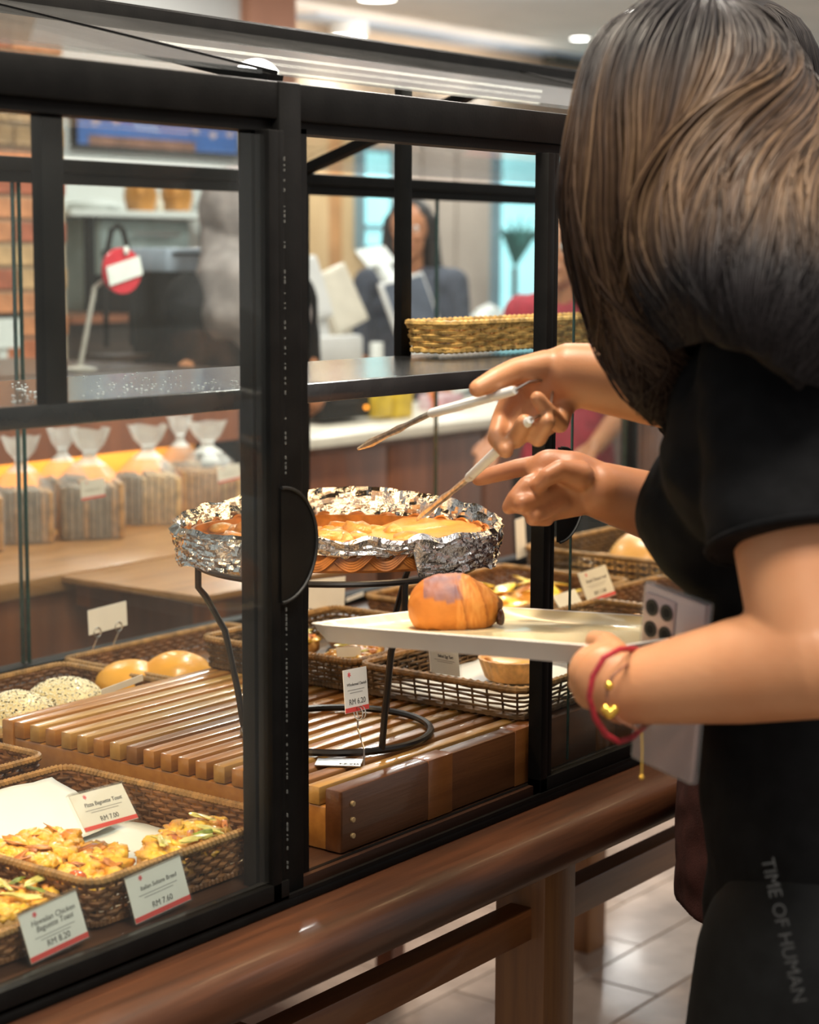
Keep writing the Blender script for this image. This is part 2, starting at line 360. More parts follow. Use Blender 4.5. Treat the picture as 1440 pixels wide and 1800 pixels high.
# ------------------------------------------------------------------ wicker baskets
M['wick'] = mat('wicker_brown', (.16, .070, .026), .5, var=.45, vscale=35, bump=.1, bscale=200)
M['wickrim'] = mat('wicker_rim', (.30, .165, .055), .5, var=.35, vscale=60, bump=.1, bscale=200)
M['wickg'] = mat('wicker_dark_olive', (.105, .058, .022), .5, var=.45, vscale=35, bump=.1, bscale=200)
M['wickpale'] = mat('wicker_pale', (.66, .40, .12), .5, var=.45, vscale=70, bump=.1, bscale=200)
M['paper'] = mat('greaseproof_paper', (.68, .70, .68), .55, var=.04, vscale=8)
def rrect(w, d, r, n):
    """points and outward normals around a rounded rectangle centred at 0"""
    hw, hd = w/2-r, d/2-r; segs = [((hw, -hd), 'a', -pi/2), ((hw, hd), 'a', 0), ((-hw, hd), 'a', pi/2), ((-hw, -hd), 'a', pi)]
    per = 2*(2*hw+2*hd)+2*pi*r; out = []
    for i in range(n):
        s = per*i/n
        L = [(2*hd), pi*r/2, 2*hw, pi*r/2, 2*hd, pi*r/2, 2*hw, pi*r/2]
        k = 0
        while s > L[k]: s -= L[k]; k += 1
        if k == 0: p = (hw+r, -hd+s); nn = (1, 0)
        elif k == 1: a = s/r; p = (hw+r*cos(a), hd+r*sin(a)); nn = (cos(a), sin(a))
        elif k == 2: p = (hw-s, hd+r); nn = (0, 1)
        elif k == 3: a = pi/2+s/r; p = (-hw+r*cos(a), hd+r*sin(a)); nn = (cos(a), sin(a))
        elif k == 4: p = (-hw-r, hd-s); nn = (-1, 0)
        elif k == 5: a = pi+s/r; p = (-hw+r*cos(a), -hd+r*sin(a)); nn = (cos(a), sin(a))
        elif k == 6: p = (-hw+s, -hd-r); nn = (0, -1)
        else: a = 1.5*pi+s/r; p = (hw+r*cos(a), -hd+r*sin(a)); nn = (cos(a), sin(a))
        out.append((V((p[0], p[1], 0)), V((nn[0], nn[1], 0))))
    return out
def basket(x0, x1, y0, y1, zb, zr, label, m='wick', mrim='wickrim', rows=None, flare=.006, open_=0, sr=.0026, grp='wicker baskets of the bakery case', st=.0115):
    w_, d_, h = x1-x0, y1-y0, zr-zb
    root = empty('wicker_basket', ((x0+x1)/2, (y0+y1)/2, zb), 0, label, 'basket', grp)
    rg = random.Random(hash(label) % 999 if False else len(label)*7+int(w_*1000))
    per = 2*(w_+d_); ns = int(per/st); ns += ns % 2; n = ns*2
    pts = rrect(w_, d_, .018, n); rows = rows or max(4, int(h/.0062))
    b = MB()
    for r in range(rows):
        t = (r+.5)/rows; z = .003+t*(h-.006); sh = (t-1)*flare; ph = r % 2; P = []
        jz = rg.uniform(-.0008, .0008)
        for i, (p, nn) in enumerate(pts):
            s = 0 if i % 2 else (1 if (i//2+ph) % 2 else -1)
            P.append(p+nn*(sh+s*.0022)+V((0, 0, z+jz+.0007*noise.noise(V((p.x*40, p.y*40, r*3))))))
        b.tube(P, sr*(1-open_*.35)*rg.uniform(.85, 1.1), 5, True)
    tag(b.build('weave', M[m], root), kind='stuff')
    b = MB()
    for i in range(0, n, 2):
        p, nn = pts[i]; b.tube([p+nn*(-flare)+V((0, 0, .001)), p+V((0, 0, h))], .0017, 4)
    tag(b.build('stakes', M[m], root), kind='stuff')
    b = MB(); pr = rrect(w_+.002, d_+.002, .018, n*3)
    b.tube([p+V((0, 0, h-.001)) for p, nn in pr], [.0042+.0009*sin(i*2.1) for i in range(len(pr))], 7, True)
    b.build('rim', M[mrim], root)
    b = MB(); b.tube([p-nn*flare+V((0, 0, .0035)) for p, nn in pr], [.0036+.0008*sin(i*2.1) for i in range(len(pr))], 6, True)
    b.build('foot_band', M[m], root)
    b = MB(); b.box(-w_/2+.01, w_/2-.01, -d_/2+.01, d_/2-.01, .002, .005); b.build('base', M[m], root)
    return root
B1 = basket(1.178, 1.444, 1.236, 1.555, .8505, .897, 'dark brown wicker basket of pizza toasts on white paper behind the left glass')
B0 = basket(.885, 1.160, 1.236, 1.53, .8505, .882, 'low brown wicker basket in the bottom left corner behind the foremost price card')
B2 = basket(1.15, 1.446, 1.592, 1.70, .8505, .902, 'small brown wicker basket at the left edge behind the pizza toasts')
B3 = basket(1.50, 1.842, 1.735, 1.985, .8505, .89, 'brown wicker basket holding the sesame-coated buns', m='wick')
B4 = basket(1.862, 2.20, 1.745, 2.005, .8505, .89, 'brown wicker basket holding the two smooth orange buns')
B5 = basket(1.85, 2.13, 1.468, 1.725, .9175, .958, 'wicker basket on the back of the slatted rack, savoury toasts inside', m='wickg')
B6 = basket(1.85, 2.42, 1.215, 1.458, .9175, .957, 'loosely woven wicker basket on the rack holding the fluted tart', m='wickg', open_=1, rows=6, st=.022)
B7 = basket(2.40, 2.79, 1.62, 1.883, .8505, .92, 'wicker basket of yellow-topped buns behind the croissant tray')
B8 = basket(2.83, 3.28, 1.52, 1.86, .8505, .95, 'wicker basket of large golden loaves behind the right glass door', 'wickg')
B9 = basket(2.45, 2.80, 1.26, 1.57, .8505, .93, 'wicker basket under the double price card behind the right door', 'wick')
B10 = basket(1.945, 2.372, 1.392, 1.464, 1.3395, 1.378, 'pale wicker basket on the black upper shelf of the case', 'wickpale', 'wickpale', rows=6, st=.024, sr=.0034)

# ------------------------------------------------------------------ food helpers
def colored(b, name, m, parent, fn, smooth=True, ang=180):
    me = b.mesh(name, smooth, ang)
    ca = me.color_attributes.new('col', 'FLOAT_COLOR', 'POINT')
    for v in me.vertices:
        c = fn(v.co, v.normal); ca.data[v.index].color = (*c, 1)
    return link(name, me, m, parent)
def mixc(a, b, t): t = max(0, min(1, t)); return tuple(x*(1-t)+y*t for x, y in zip(a, b))
def nz(p, s, k=0): return noise.noise(V(p)*s+V((k*7.3, k*3.1, k*1.7)))
def blob(b, c, rx, ry, rz, sub=3, amp=.08, fr=1.5, flat=-.6, seed=0, rot=0):
    vs = bmesh.ops.create_icosphere(b.b, subdivisions=sub, radius=1)['verts']; c = V(c); R = Matrix.Rotation(rot, 3, 'Z')
    for v in vs:
        p = v.co.copy(); k = 1+amp*noise.noise(p*fr+V((seed*5.1, seed*2.3, seed)))+amp*.5*noise.noise(p*fr*2.7+V((seed, 3, seed)))
        p *= k
        if p.z < flat: p.z = flat-(flat-p.z)*.12
        v.co = c+R @ V((p.x*rx, p.y*ry, (p.z-flat)*rz))
    return vs
M['bread'] = mat('baked_bread', (1, 1, 1), .45, attr='col', var=.12, vscale=90, bump=.25, bscale=260, coat=.15, sss=.0)
M['glaze'] = mat('glazed_bread', (1, 1, 1), .34, attr='col', var=.06, vscale=60, bump=.10, bscale=160, coat=.12, spec=.35)
M['pastry'] = mat('croissant_pastry', (1, 1, 1), .55, attr='col', var=.08, vscale=70, bump=.15, bscale=200, spec=.3)
M['cheese'] = mat('melted_cheese', (1, 1, 1), .3, attr='col', var=.15, vscale=150, bump=.4, bscale=320, coat=.3)
M['tomato'] = mat('tomato', (.62, .10, .02), .2, var=.3, vscale=90, coat=.6)
M['greens'] = mat('herb_green', (.16, .22, .03), .4, var=.4, vscale=120)
M['onion'] = mat('onion_slice', (.62, .58, .18), .3, var=.3, vscale=60, coat=.4)
GOLD, ORNG, DARK, PALE = (.78, .40, .08), (.70, .26, .03), (.30, .09, .015), (.85, .60, .22)
def bun(loc, r, h, label, grp, cols=(PALE, GOLD, ORNG), name='bun', seed=0, dimple=0, sx=1, rot=0, m='glaze', cat='bread'):
    root = empty(name, loc, rot, label, cat, grp); b = MB()
    for v in blob(b, (0, 0, 0), r*sx, r, h, 4, .05, 1.3, -.45, seed):
        if dimple:
            d2 = (v.co.x**2+v.co.y**2)/(r*r); v.co.z -= dimple*math.exp(-d2*40)*(1 if v.co.z > h*.5 else 0)
    H = h*1.45
    def f(co, n):
        t = co.z/H; c = mixc(cols[0], cols[1], t*3); c = mixc(c, cols[2], (t-.45)*1.6+.35*nz(co, 30, seed)); return c
    colored(b, 'crumb_body', M[m], root, f); return root

# ---- pizza toasts
def toast(loc, L, W, rz, label, seed, tomatoes=(), herbs=0, crust=(.50, .24, .07), tilt=0, tone=(.80, .36, .05)):
    rg = random.Random(seed); root = empty('pizza_toast', loc, rz, label, 'pizza toast', 'topped baguette toasts')
    root.rotation_euler.x = tilt
    b = MB(); T = .020
    def f(u, v):
        a = 2*pi*u; k = 1+.05*noise.noise(V((cos(a)*1.5, sin(a)*1.5, seed)))
        se = lambda t: math.copysign(abs(t)**.75, t)
        rr_ = [0, .9, 1, 1, .93, 0][int(round(v*5))]; zz = [0, 0, .004, T*.8, T, T][int(round(v*5))]
        return V((L/2*se(cos(a))*rr_*k, W/2*se(sin(a))*rr_*k, zz))
    b.grid(f, 40, 6, True)
    bmesh.ops.remove_doubles(b.b, verts=b.b.verts, dist=1e-5)
    colored(b, 'bread_slice', M['bread'], root, lambda co, n: mixc(crust, (.70, .42, .16), co.z/T+.3*nz(co, 90, seed)), ang=50)
    b = MB()
    for i in range(int(120*L*W/.005)):
        a = rg.uniform(0, 2*pi); q = sqrt(rg.random())*.92; x = L/2*q*cos(a); y = W/2*q*sin(a); s = rg.uniform(.0035, .0075)
        blob(b, (x, y, T-.003), s*rg.uniform(1, 2.2), s, s*rg.uniform(.35, 1.0), 2 if s > .005 else 1, .7, 2.3, -.5, seed+i, a*3)
    colored(b, 'cheese_topping', M['cheese'], root, lambda co, n: mixc(mixc(tone, (.90, .56, .06), .6+1.1*nz(co, 90, seed)), (.62, .15, .02), -.15+1.3*nz(co, 60, seed+3)))
    for i in range(7):
        b = MB(); a = rg.uniform(0, 2*pi); q = rg.uniform(.2, .9)
        s = rg.uniform(.004, .008); blob(b, (0, 0, 0), s*1.8, s*.8, s*.25, 2, .9, 2.6, -.5, i)
        o = colored(b, 'crisp_flake', M['cheese'], root, lambda co, n: mixc((.40, .10, .02), (.70, .28, .05), .5+nz(co, 120, i)))
        o.location = (L/2*q*cos(a), W/2*q*sin(a), T+.004); o.rotation_euler = (rg.uniform(-.6, .6), rg.uniform(-.6, .6), rg.uniform(0, 6))
    for (x, y, s) in tomatoes:
        b = MB(); b.ball((0, 0, 0), s, 14, 8, 1, .72, .42); o = b.build('tomato_slice', M['tomato'], root); o.location = (x, y, T+.008); o.rotation_euler = (.3, .2, .4)
    for i in range(herbs):
        b = MB(); s = rg.uniform(.006, .011); blob(b, (0, 0, 0), s*1.8, s*.42, s*.22, 2, .7, 2.2, -.5, i)
        o = b.build('onion_strip', M['greens'] if i % 4 == 3 else M['onion'], root)
        a = rg.uniform(0, 6.28); o.location = (L*.3*cos(a), W*.3*sin(a), T+.009); o.rotation_euler.z = rg.uniform(0, 3)
    return root
zf = .8565
def on(px, py, z): p = atZ(px, py, z); return (p.x, p.y, z)
p = atZ(60, 1492, .885); toast((p.x, p.y, .866), .125, .07, .3, 'cheesy pizza toast farthest left on the white paper', 3, (), 0, tilt=.12)
p = atZ(128, 1532, .88); toast((p.x+.02, p.y-.005, .8595), .15, .058, .62, 'cheesy pizza toast with a tomato slice at the front of its basket', 4, ((-.048, .004, .012),), 0, tilt=0)
p = atZ(325, 1480, .885); toast((p.x, p.y, .868), .155, .066, .35, 'browned pizza toast with yellow onion strips on the right of the paper', 5, (), 7, (.42, .20, .06), tone=(.50, .24, .05), tilt=.08)
p = atZ(20, 1600, .87); toast((p.x, p.y, .8585), .12, .06, .2, 'pizza toast with pale green pepper in the bottom left basket', 6, ((-.02, .01, .010),), 8)
# papers
def paper(corners, label, seed, parent=None):
    b = MB(); a, c, d, e = [V(q) for q in corners]
    def f(u, v):
        p_ = (a*(1-u)+c*u)*(1-v)+(e*(1-u)+d*u)*v; return p_+V((0, 0, .0035*noise.noise(p_*28+V((seed, 0, 0)))+.0012*abs(noise.noise(p_*70))))
    b.grid(f, 16, 16); o = b.build('paper_sheet', M['paper'], parent)
    o.modifiers.new('s', 'SOLIDIFY').thickness = .0004
    if not parent: tag(o, label, 'paper', 'sheets of lining paper')
    return o
paper([(1.20, 1.25, .860), (1.42, 1.25, .859), (1.425, 1.47, .861), (1.21, 1.48, .862)], 'white lining paper flat under the pizza toasts', 1)
paper([(1.195, 1.40, .872), (1.40, 1.42, .868), (1.41, 1.54, .893), (1.20, 1.535, .905)], 'white lining paper raised against the back of the pizza toast basket', 2)
paper([(1.87, 1.235, .925), (2.10, 1.235, .925), (2.12, 1.44, .925), (1.87, 1.44, .925)], 'white lining paper under the fluted tart', 4)

# ---- sesame buns and orange buns
M['seedw'] = mat('white_sesame', (.88, .82, .64), .5, var=.1, vscale=60)
M['seedb'] = mat('black_sesame', (.02, .018, .015), .5, var=.3, vscale=60)
def sesame(px, py, z, r, h, label, seed):
    p = atZ(px, py, z); o = bun((p.x, p.y, .857), r, h, label, 'sesame-coated buns', ((.80, .48, .14), (.80, .62, .30), (.80, .66, .36)), 'sesame_bun', seed, m='bread')
    me = kids(o)[0].data; rg = random.Random(seed); W_, K_ = MB(), MB()
    poly = [q for q in me.polygons if q.normal.z > -.15 and q.center.z > h*.35]
    for q in rg.choices(poly, k=1500):
        tgt = W_ if rg.random() < .80 else K_
        c = q.center+q.normal*.0006; t = q.normal.orthogonal().normalized(); t.rotate(Quaternion(q.normal, rg.uniform(0, 6.28))); s = q.normal.cross(t)
        c = c+t*rg.uniform(-.002, .002)+s*rg.uniform(-.002, .002)
        vs = [tgt.b.verts.new(c+d) for d in (t*.0019, s*.0011, -t*.0019, -s*.0011)]+[tgt.b.verts.new(c+q.normal*.0010)]
        for i in range(4): tgt.b.faces.new((vs[i], vs[(i+1) % 4], vs[4]))
    tag(W_.build('white_seeds', M['seedw'], o), kind='stuff'); tag(K_.build('black_seeds', M['seedb'], o), kind='stuff')
sesame(115, 1225, .885, .055, .036, 'black and white sesame bun beside the slatted rack', 1)
sesame(28, 1250, .885, .052, .036, 'black and white sesame bun cut by the left picture edge', 2)
p = atZ(248, 1178, .895); bun((p.x+.01, p.y+.03, .857), .050, .032, 'smooth orange bun, left one of the pair by the wire stand leg', 'smooth orange buns', ((.85, .50, .12), (.85, .42, .06), (.80, .36, .05)), seed=3)
p = atZ(322, 1170, .90); bun((p.x+.01, p.y+.02, .857), .052, .040, 'smooth orange bun with a dimpled top, right one of the pair', 'smooth orange buns', ((.85, .46, .10), (.85, .42, .06), (.78, .33, .04)), seed=5, dimple=.012)

# ---- savoury toasts in the rack basket
p = atZ(585, 1125, .95); toast((2.02, 1.60, .930), .15, .065, .9, 'dark savoury toast behind the tray tip', 11, (), 5, (.36, .14, .04), tone=(.55, .22, .04))
toast((1.93, 1.53, .926), .12, .06, .4, 'savoury toast at the front of the rack basket, half behind the post', 12, (), 4, (.40, .16, .04), tone=(.62, .28, .05))
toast((1.94, 1.665, .926), .12, .06, -.2, 'herb-topped savoury toast at the far corner of the rack basket', 13, (), 12, (.40, .2, .06), tone=(.45, .32, .06))
# ---- fluted tart
tart = empty('fluted_tart', (2.0, 1.328, .929), 0, 'golden fluted pastry tart under the tray edge', 'tart')
M['tart'] = mat('tart_pastry', (.66, .34, .10), .5, var=.25, vscale=70, bump=.2, bscale=220)
b = MB(); fl = lambda u, z: 1+.035*abs(sin(u*pi*26))-.01
b.lathe([(0, 0), (.033, 0), (.036, .003), (.044, .026), (.045, .028), (.041, .028), (.038, .024), (0, .022)], (0, 0, 0), 156, wob=lambda u, z: fl(u, z) if z > .001 else 1); b.build('pastry_case', M['tart'], tart, ang=60)
b = MB(); blob(b, (0, 0, .0225), .037, .037, .005, 3, .15, 3, -.3); colored(b, 'custard_filling', M['glaze'], tart, lambda co, n: mixc((.85, .55, .14), ORNG, .3+nz(co, 60)))
# ---- yellow topped buns behind the tray, golden loaves
b7 = [((2.475, 1.805), 'left end'), ((2.50, 1.69), 'second from the left'), ((2.60, 1.775), 'in the middle'), ((2.63, 1.672), 'beside the door stile'), ((2.715, 1.755), 'at the right end')]
M['leafy'] = mat('cheese_slice', (.90, .62, .06), .3, var=.15, vscale=40, coat=.4)
for i, ((x, y), wh) in enumerate(b7):
    o = bun((x, y, .8575), .051, .036, 'golden bun with yellow cheese flakes, %s of its basket' % wh, 'yellow-topped buns', ((.85, .52, .14), GOLD, (.74, .30, .04)), 'cheese_bun', 20+i, sx=1.06, rot=i)
    rg = random.Random(i)
    for k in range(5):
        b = MB(); s = rg.uniform(.016, .022); blob(b, (0, 0, 0), s*1.4, s*.7, s*.16, 2, .35, 1.4, -.6, k+i*9)
        q = b.build('cheese_flake', M['leafy'], o); a = k*1.3; q.location = (.027*cos(a), .027*sin(a), .0485+.002*k); q.rotation_euler = (-.32*sin(a), .32*cos(a), a)
b = MB(); b.box(-.03, .03, -.001, .001, 0, .035, .0004); o = b.build('garnish_leaf', mat('green_leaf', (.25, .42, .02), .4, var=.3, vscale=60)); o.location = (2.71, 1.635, .895); tag(o, 'green divider leaf beside the yellow-topped buns', 'leaf')
lo = [((3.06, 1.725, .8575), .090, .078, 'large golden loaf, higher one near the black shirt'), ((2.93, 1.595, .8575), .058, .062, 'golden loaf in front of the larger loaf by the right door'), ((2.925, 1.765, .8575), .055, .055, 'golden loaf farthest back beside the green glass edge'), ((3.16, 1.595, .8575), .055, .055, 'golden loaf lying right beside the black shirt')]
for i, (c, r, h, lb) in enumerate(lo): bun(c, r, h, lb, 'golden loaves', (PALE, (.72, .40, .12), (.66, .30, .06)), 'golden_loaf', 40+i, sx=1.25, rot=.1)
o = bun((2.56, 1.43, .862), .06, .045, 'orange bun with a yellow cap behind the blank card', 'yellow-topped buns', ((.85, .5, .12), GOLD, ORNG), 'cheese_bun', 51)
b = MB(); blob(b, (0, 0, .052), .034, .03, .009, 3, .25, 2, -.5, 3); b.build('cheese_flake', M['leafy'], o)
bun((2.70, 1.36, .862), .05, .05, 'seeded brown bun beside the phone', None, ((.5, .28, .08), (.5, .28, .08), (.42, .2, .05)), 'seeded_bun', 55, m='bread')
for i, (x, y) in enumerate(((2.24, 1.30), (2.33, 1.36))):
    o = bun((x, y, .925), .05, .02, 'flat yellow pancake bun %s' % ('just right of the door stile', 'behind the other flat one beside the wrist')[i], 'flat yellow buns', ((.85, .6, .1), (.82, .55, .09), (.74, .40, .05)), 'flat_bun', 60+i)

# ------------------------------------------------------------------ wire stand with foil lined basket of pie
stand = empty('cake_stand', (1.68, 1.357, .917), 0, 'black wire stand with two rings carrying the foil tray', 'stand')
CT = V((1.68, 1.357, 0)); zr = 1.121; zl = zr-.917
def ring(R, z, n=72): return [V((R*cos(2*pi*i/n), R*sin(2*pi*i/n), z)) for i in range(n)]
b = MB(); b.tube(ring(.107, .005), .0042, 8, True); b.build('base_ring', M['wire'], stand)
b = MB(); b.tube(ring(.158, zl-.004), .0035, 8, True); b.build('top_ring', M['wire'], stand)
for a in (radians(126), radians(246), radians(6)):
    d = V((cos(a), sin(a), 0)); b = MB()
    b.tube([d*.158+V((0, 0, zl-.004)), d*.158+V((0, 0, zl-.035)), d*.150+V((0, 0, zl-.045)), d*.128+V((0, 0, zl-.085)), d*.114+V((0, 0, .05)), d*.107+V((0, 0, .004))], .0038, 8); b.build('leg', M['wire'], stand)
M['foil'] = mat('aluminium_foil', (.80, .80, .79), .16, 1, bump=.5, bscale=160)
M['cane'] = mat('split_cane', (.42, .15, .03), .35, var=.3, vscale=60, coat=.3)
tray = empty('foil_lined_basket', (1.68, 1.357, zr), radians(-53.2), 'oval cane basket lined with crumpled silver foil on the wire stand', 'basket')
LA, LB, HT = .183, .128, .044
def ov(a, k): return V((LA*k*cos(a), LB*k*sin(a), 0))
b = MB()
def foil(u, v):
    a = 2*pi*u
    # v: 0 outer skirt bottom -> .45 rim -> 1 centre floor
    open_front = 1 if (-2.15 < ((a+pi) % (2*pi))-pi < -1.06) else 0    # near side where the foil is folded short
    HT = .038+.024*max(0, sin(a))
    lo_ = .022 if open_front else -.004+.003*sin(9*a)
    if v < .42: t = v/.42; z = lo_+(HT-lo_)*t; k = .985+.045*t if not open_front else .975+.045*t
    elif v < .5: z = HT+.003; k = 1.0
    elif v < .72: t = (v-.5)/.22; z = HT-(HT-.012)*t; k = .99-.10*t
    else: t = (v-.72)/.28; z = .012; k = .89*(1-t)+.02
    p = ov(a, k); p.z = z
    q = V((p.x, p.y, z*2)); cr = .0042*(abs(noise.noise(q*45))+.7*abs(noise.noise(q*100)))
    w = min(1, v*6) if not open_front else min(1, v*6)
    n = V((cos(a), sin(a), 0)); p += n*(cr*1.6-.003)*(1 if v < .7 else .2); p.z += (noise.noise(q*38+V((9, 0, 0)))*.006 + .004*noise.noise(V((a*3, 0, 5)))) * (1 if .2 < v < .65 else .45)
    return p
b.grid(foil, 230, 46, True); b.build('foil_lining', M['foil'], tray, ang=18)
b = MB()     # braided cane sides
for s in (0, 1):
    for k in range(4):
        P = []
        for i in range(400):
            a = 2*pi*i/400; ph = a*14+s*pi
            z = .020+.012*sin(ph)+(k-1.5)*.0028; rr_ = .925+.014*cos(ph)+.0*z; q = ov(a, rr_); P.append(V((q.x, q.y, z)))
        b.tube(P, .0019, 5, True)
b.build('braided_side', M['cane'], tray)
b = MB()
b.lathe([(0, .001), (.90, .001), (.92, .004), (.90, .034), (.88, .034), (.88, .006), (0, .006)], (0, 0, 0), 48, LA, LB); b.build('basket_base', M['cane'], tray)
pie = empty('pie', (1.68, 1.357, zr+.013), radians(-53.2), 'golden baked pie with apple filling lying in the foil lined basket', 'pie')
b = MB()
def crust(u, v):
    a = -2.5+3.6*u; k = [.0, .55, .80, .84, .86, .83, .78, .45, 0][int(round(v*8))]; z = [.0, .0, .001, .006, .016, .022, .021, .016, .015][int(round(v*8))]
    p = ov(a, k); p.x += .01; p.z = z+.003*noise.noise(V((p.x, p.y, 0))*60); return p
b.grid(crust, 60, 9); bmesh.ops.remove_doubles(b.b, verts=b.b.verts, dist=1e-5)
colored(b, 'pie_crust', M['bread'], pie, lambda co, n: mixc((.74, .40, .10), (.46, .19, .04), (sqrt((co.x/LA)**2+(co.y/LB)**2)-.62)*2.5+.5*nz(co, 50)))
b = MB(); rg = random.Random(8)
for i in range(70):
    x = rg.gauss(-.035, .045); y = rg.uniform(-.075, .03); s = rg.uniform(.008, .015)
    blob(b, (x, y, .012), s*1.3, s, s*rg.uniform(.4, .9), 2, .4, 1.8, -.5, i, i)
colored(b, 'apple_filling', M['cheese'], pie, lambda co, n: mixc((.70, .28, .05), (.74, .48, .18), .4+nz(co, 60)))

# ------------------------------------------------------------------ price cards
M['card'] = mat('card_paper', (.76, .74, .68), .6, var=.03, vscale=30)
M['cardred'] = mat('card_red_band', (.66, .065, .055), .5, var=.05, vscale=40)
M['ink'] = mat('card_ink', (.12, .11, .10), .6, var=.1, vscale=40)
M['inkfaint'] = mat('card_faint_ink', (.36, .35, .33), .6, var=.1, vscale=40)
M['logo'] = mat('card_logo_red', (.70, .12, .13), .6, var=.1, vscale=40)
M['acryl'] = glass_mat('acrylic', (.985, .99, .985), .6, 1.35, .05, dirt=.015)
def text(s, size, m, parent, loc, name='lettering', rotz=0, align='CENTER', shear=0, depth=.00015):
    c = bpy.data.curves.new('t', 'FONT'); c.body = s; c.size = size; c.align_x = align; c.extrude = depth; c.shear = shear; c.resolution_u = 3
    o = bpy.data.objects.new('t', c); COL.objects.link(o); dg = bpy.context.evaluated_depsgraph_get(); me = bpy.data.meshes.new_from_object(o.evaluated_get(dg))
    bpy.data.objects.remove(o); t = link(name, me, m, parent); me.materials.clear(); me.materials.append(m); t.location = loc; t.rotation_euler.z = rotz; return t
def price_card(BL, BR, TL, label, title, price, sub=True, holder=True, blank=False, band=True, two=None, ringp=False):
    """card plane: x along BL->BR, y up; local origin at bottom centre"""
    BL, BR, TL = V(BL), V(BR), V(TL); wv = BR-BL; w_ = wv.length; x = wv.normalized(); y = TL-BL; y = y-x*y.dot(x); h = y.length; y.normalize(); z = x.cross(y)
    root = empty('price_card', (0, 0, 0), 0, label, 'price card', 'price cards in the bakery case')
    m = Matrix((x, y, z)).transposed().to_4x4(); m.translation = (BL+BR)/2; root.matrix_world = m
    b = MB(); b.box(-w_/2+.0015, w_/2-.0015, .0015, h-.002, -.0004, .0004); b.build('card', M['card'], root, False)
    if holder:
        b = MB(); b.box(-w_/2, w_/2, 0, h, .0012, .0028, .0005); b.box(-w_/2, w_/2, 0, h, -.0030, -.0014, .0005); b.box(-w_/2, w_/2, h-.0012, h, -.003, .0028); b.build('acrylic_sleeve', M['acryl'], root, False)
    zz = .0006
    if blank: return root
    if band: b = MB(); b.box(-w_/2+.0015, w_/2-.0015, .002, .002+h*.10, .0003, .0007); b.build('red_band', M['cardred'], root, False)
    b = MB(); lw = h*.09; cx, cy = -w_*.24, h*.84
    pts = [(0, 1.1), (.25, .5), (.8, .7), (.55, .1), (1, -.3), (.3, -.4), (0, -1), (-.3, -.4), (-1, -.3), (-.55, .1), (-.8, .7), (-.25, .5)]
    b.prism([(cx+px_*lw*.7, cy+py_*lw*.7, .0003) for px_, py_ in pts], (0, 0, .0004)); b.build('leaf_logo', M['logo'], root, False)
    L = [title] if not two else [title, two]
    for i, t in enumerate(L): text(t, min(h*.15, w_*1.62/max(1, len(t))), M['ink'], root, (w_*.03, h*(.60-.13*i+(.05 if two else 0)), zz), 'title_lettering', shear=.15)
    if sub:
        b = MB(); yy = h*(.50-(.09 if two else 0))
        for k, wd in enumerate((.66, .5)): b.box(-w_*wd/2, w_*wd/2, yy-k*h*.06, yy-k*h*.06+h*.018, .0003, .0006)
        b.build('fine_print', M['inkfaint'], root, False)
    if price: text(price, h*.17, M['ink'], root, (w_*.02, h*.20, zz), 'price_lettering')
    return root
def card_px(bl, br, tl, Y, dy, label, *a, **k): return price_card(atY(*bl, Y), atY(*br, Y), atY(*tl, Y+dy), label, *a, **k)
card_px((150, 1467), (246, 1440), (122, 1397), 1.335, .026, 'price card for pizza toast standing on white paper in the front basket', 'Pizza Baguette Toast', 'RM 7.00')
card_px((54, 1699), (159, 1649), (19, 1610), 1.216, .014, 'price card at the lower left leaning on the low basket behind the glass', 'Hawaiian Chicken', 'RM 8.20', two='Baguette Toast')
card_px((238, 1629), (338, 1583), (209, 1544), 1.216, .013, 'price card with its red band just above the black sill, left of the post', 'Italian Sultana Bread', 'RM 7.60')
# wire clip card on the rack
cw = card_px((606, 1258), (650, 1248), (590, 1178), 1.262, .006, 'narrow price card on a thin wire stem in front of the stand ring', 'Wholemeal Danish', 'RM 6.20', holder=False)
clip = empty('wire_card_clip', (0, 0, 0), 0, 'thin wire card clip with a flat grey metal foot on the slats', 'card clip')
P0 = atZ(640, 1346, .9195); P1 = atY(629, 1262, 1.262)
b = MB(); b.tube([P0+V((0, 0, .0)), P0+V((0, 0, .018)), P1+V((0, 0, -.012)), P1+V((0, 0, .0))], .0010, 6); b.build('stem', M['steel'], clip)
for dx in (-.0025, .0025):
    b = MB(); b.tube([P1+V((dx, -.003+.0*dx, .006))+V((.0, .006*cos(t), .007*sin(t))) for t in [2*pi*i/18 for i in range(18)]], .0007, 5, True); b.build('clip_ring', M['steel'], clip)
fa, fb = atZ(556, 1340, .918), atZ(636, 1342, .918)
b = MB(); b.bar(fa+V((0, 0, .0006)), fb+V((0, 0, .0006)), .030, .0012); b.build('foot_plate', M['steel'], clip, False)
tt = text('BIZ-CERY', .0062, M['ink'], clip, (0, 0, 0)); xx = (fb-fa).normalized(); m = Matrix((xx, V((0, 0, 1)).cross(xx), V((0, 0, 1)))).transposed().to_4x4(); m.translation = fa+(fb-fa)*.78+V((0, 0, .0014))-V((0, 0, 1)).cross(xx)*.010; tt.matrix_world = m
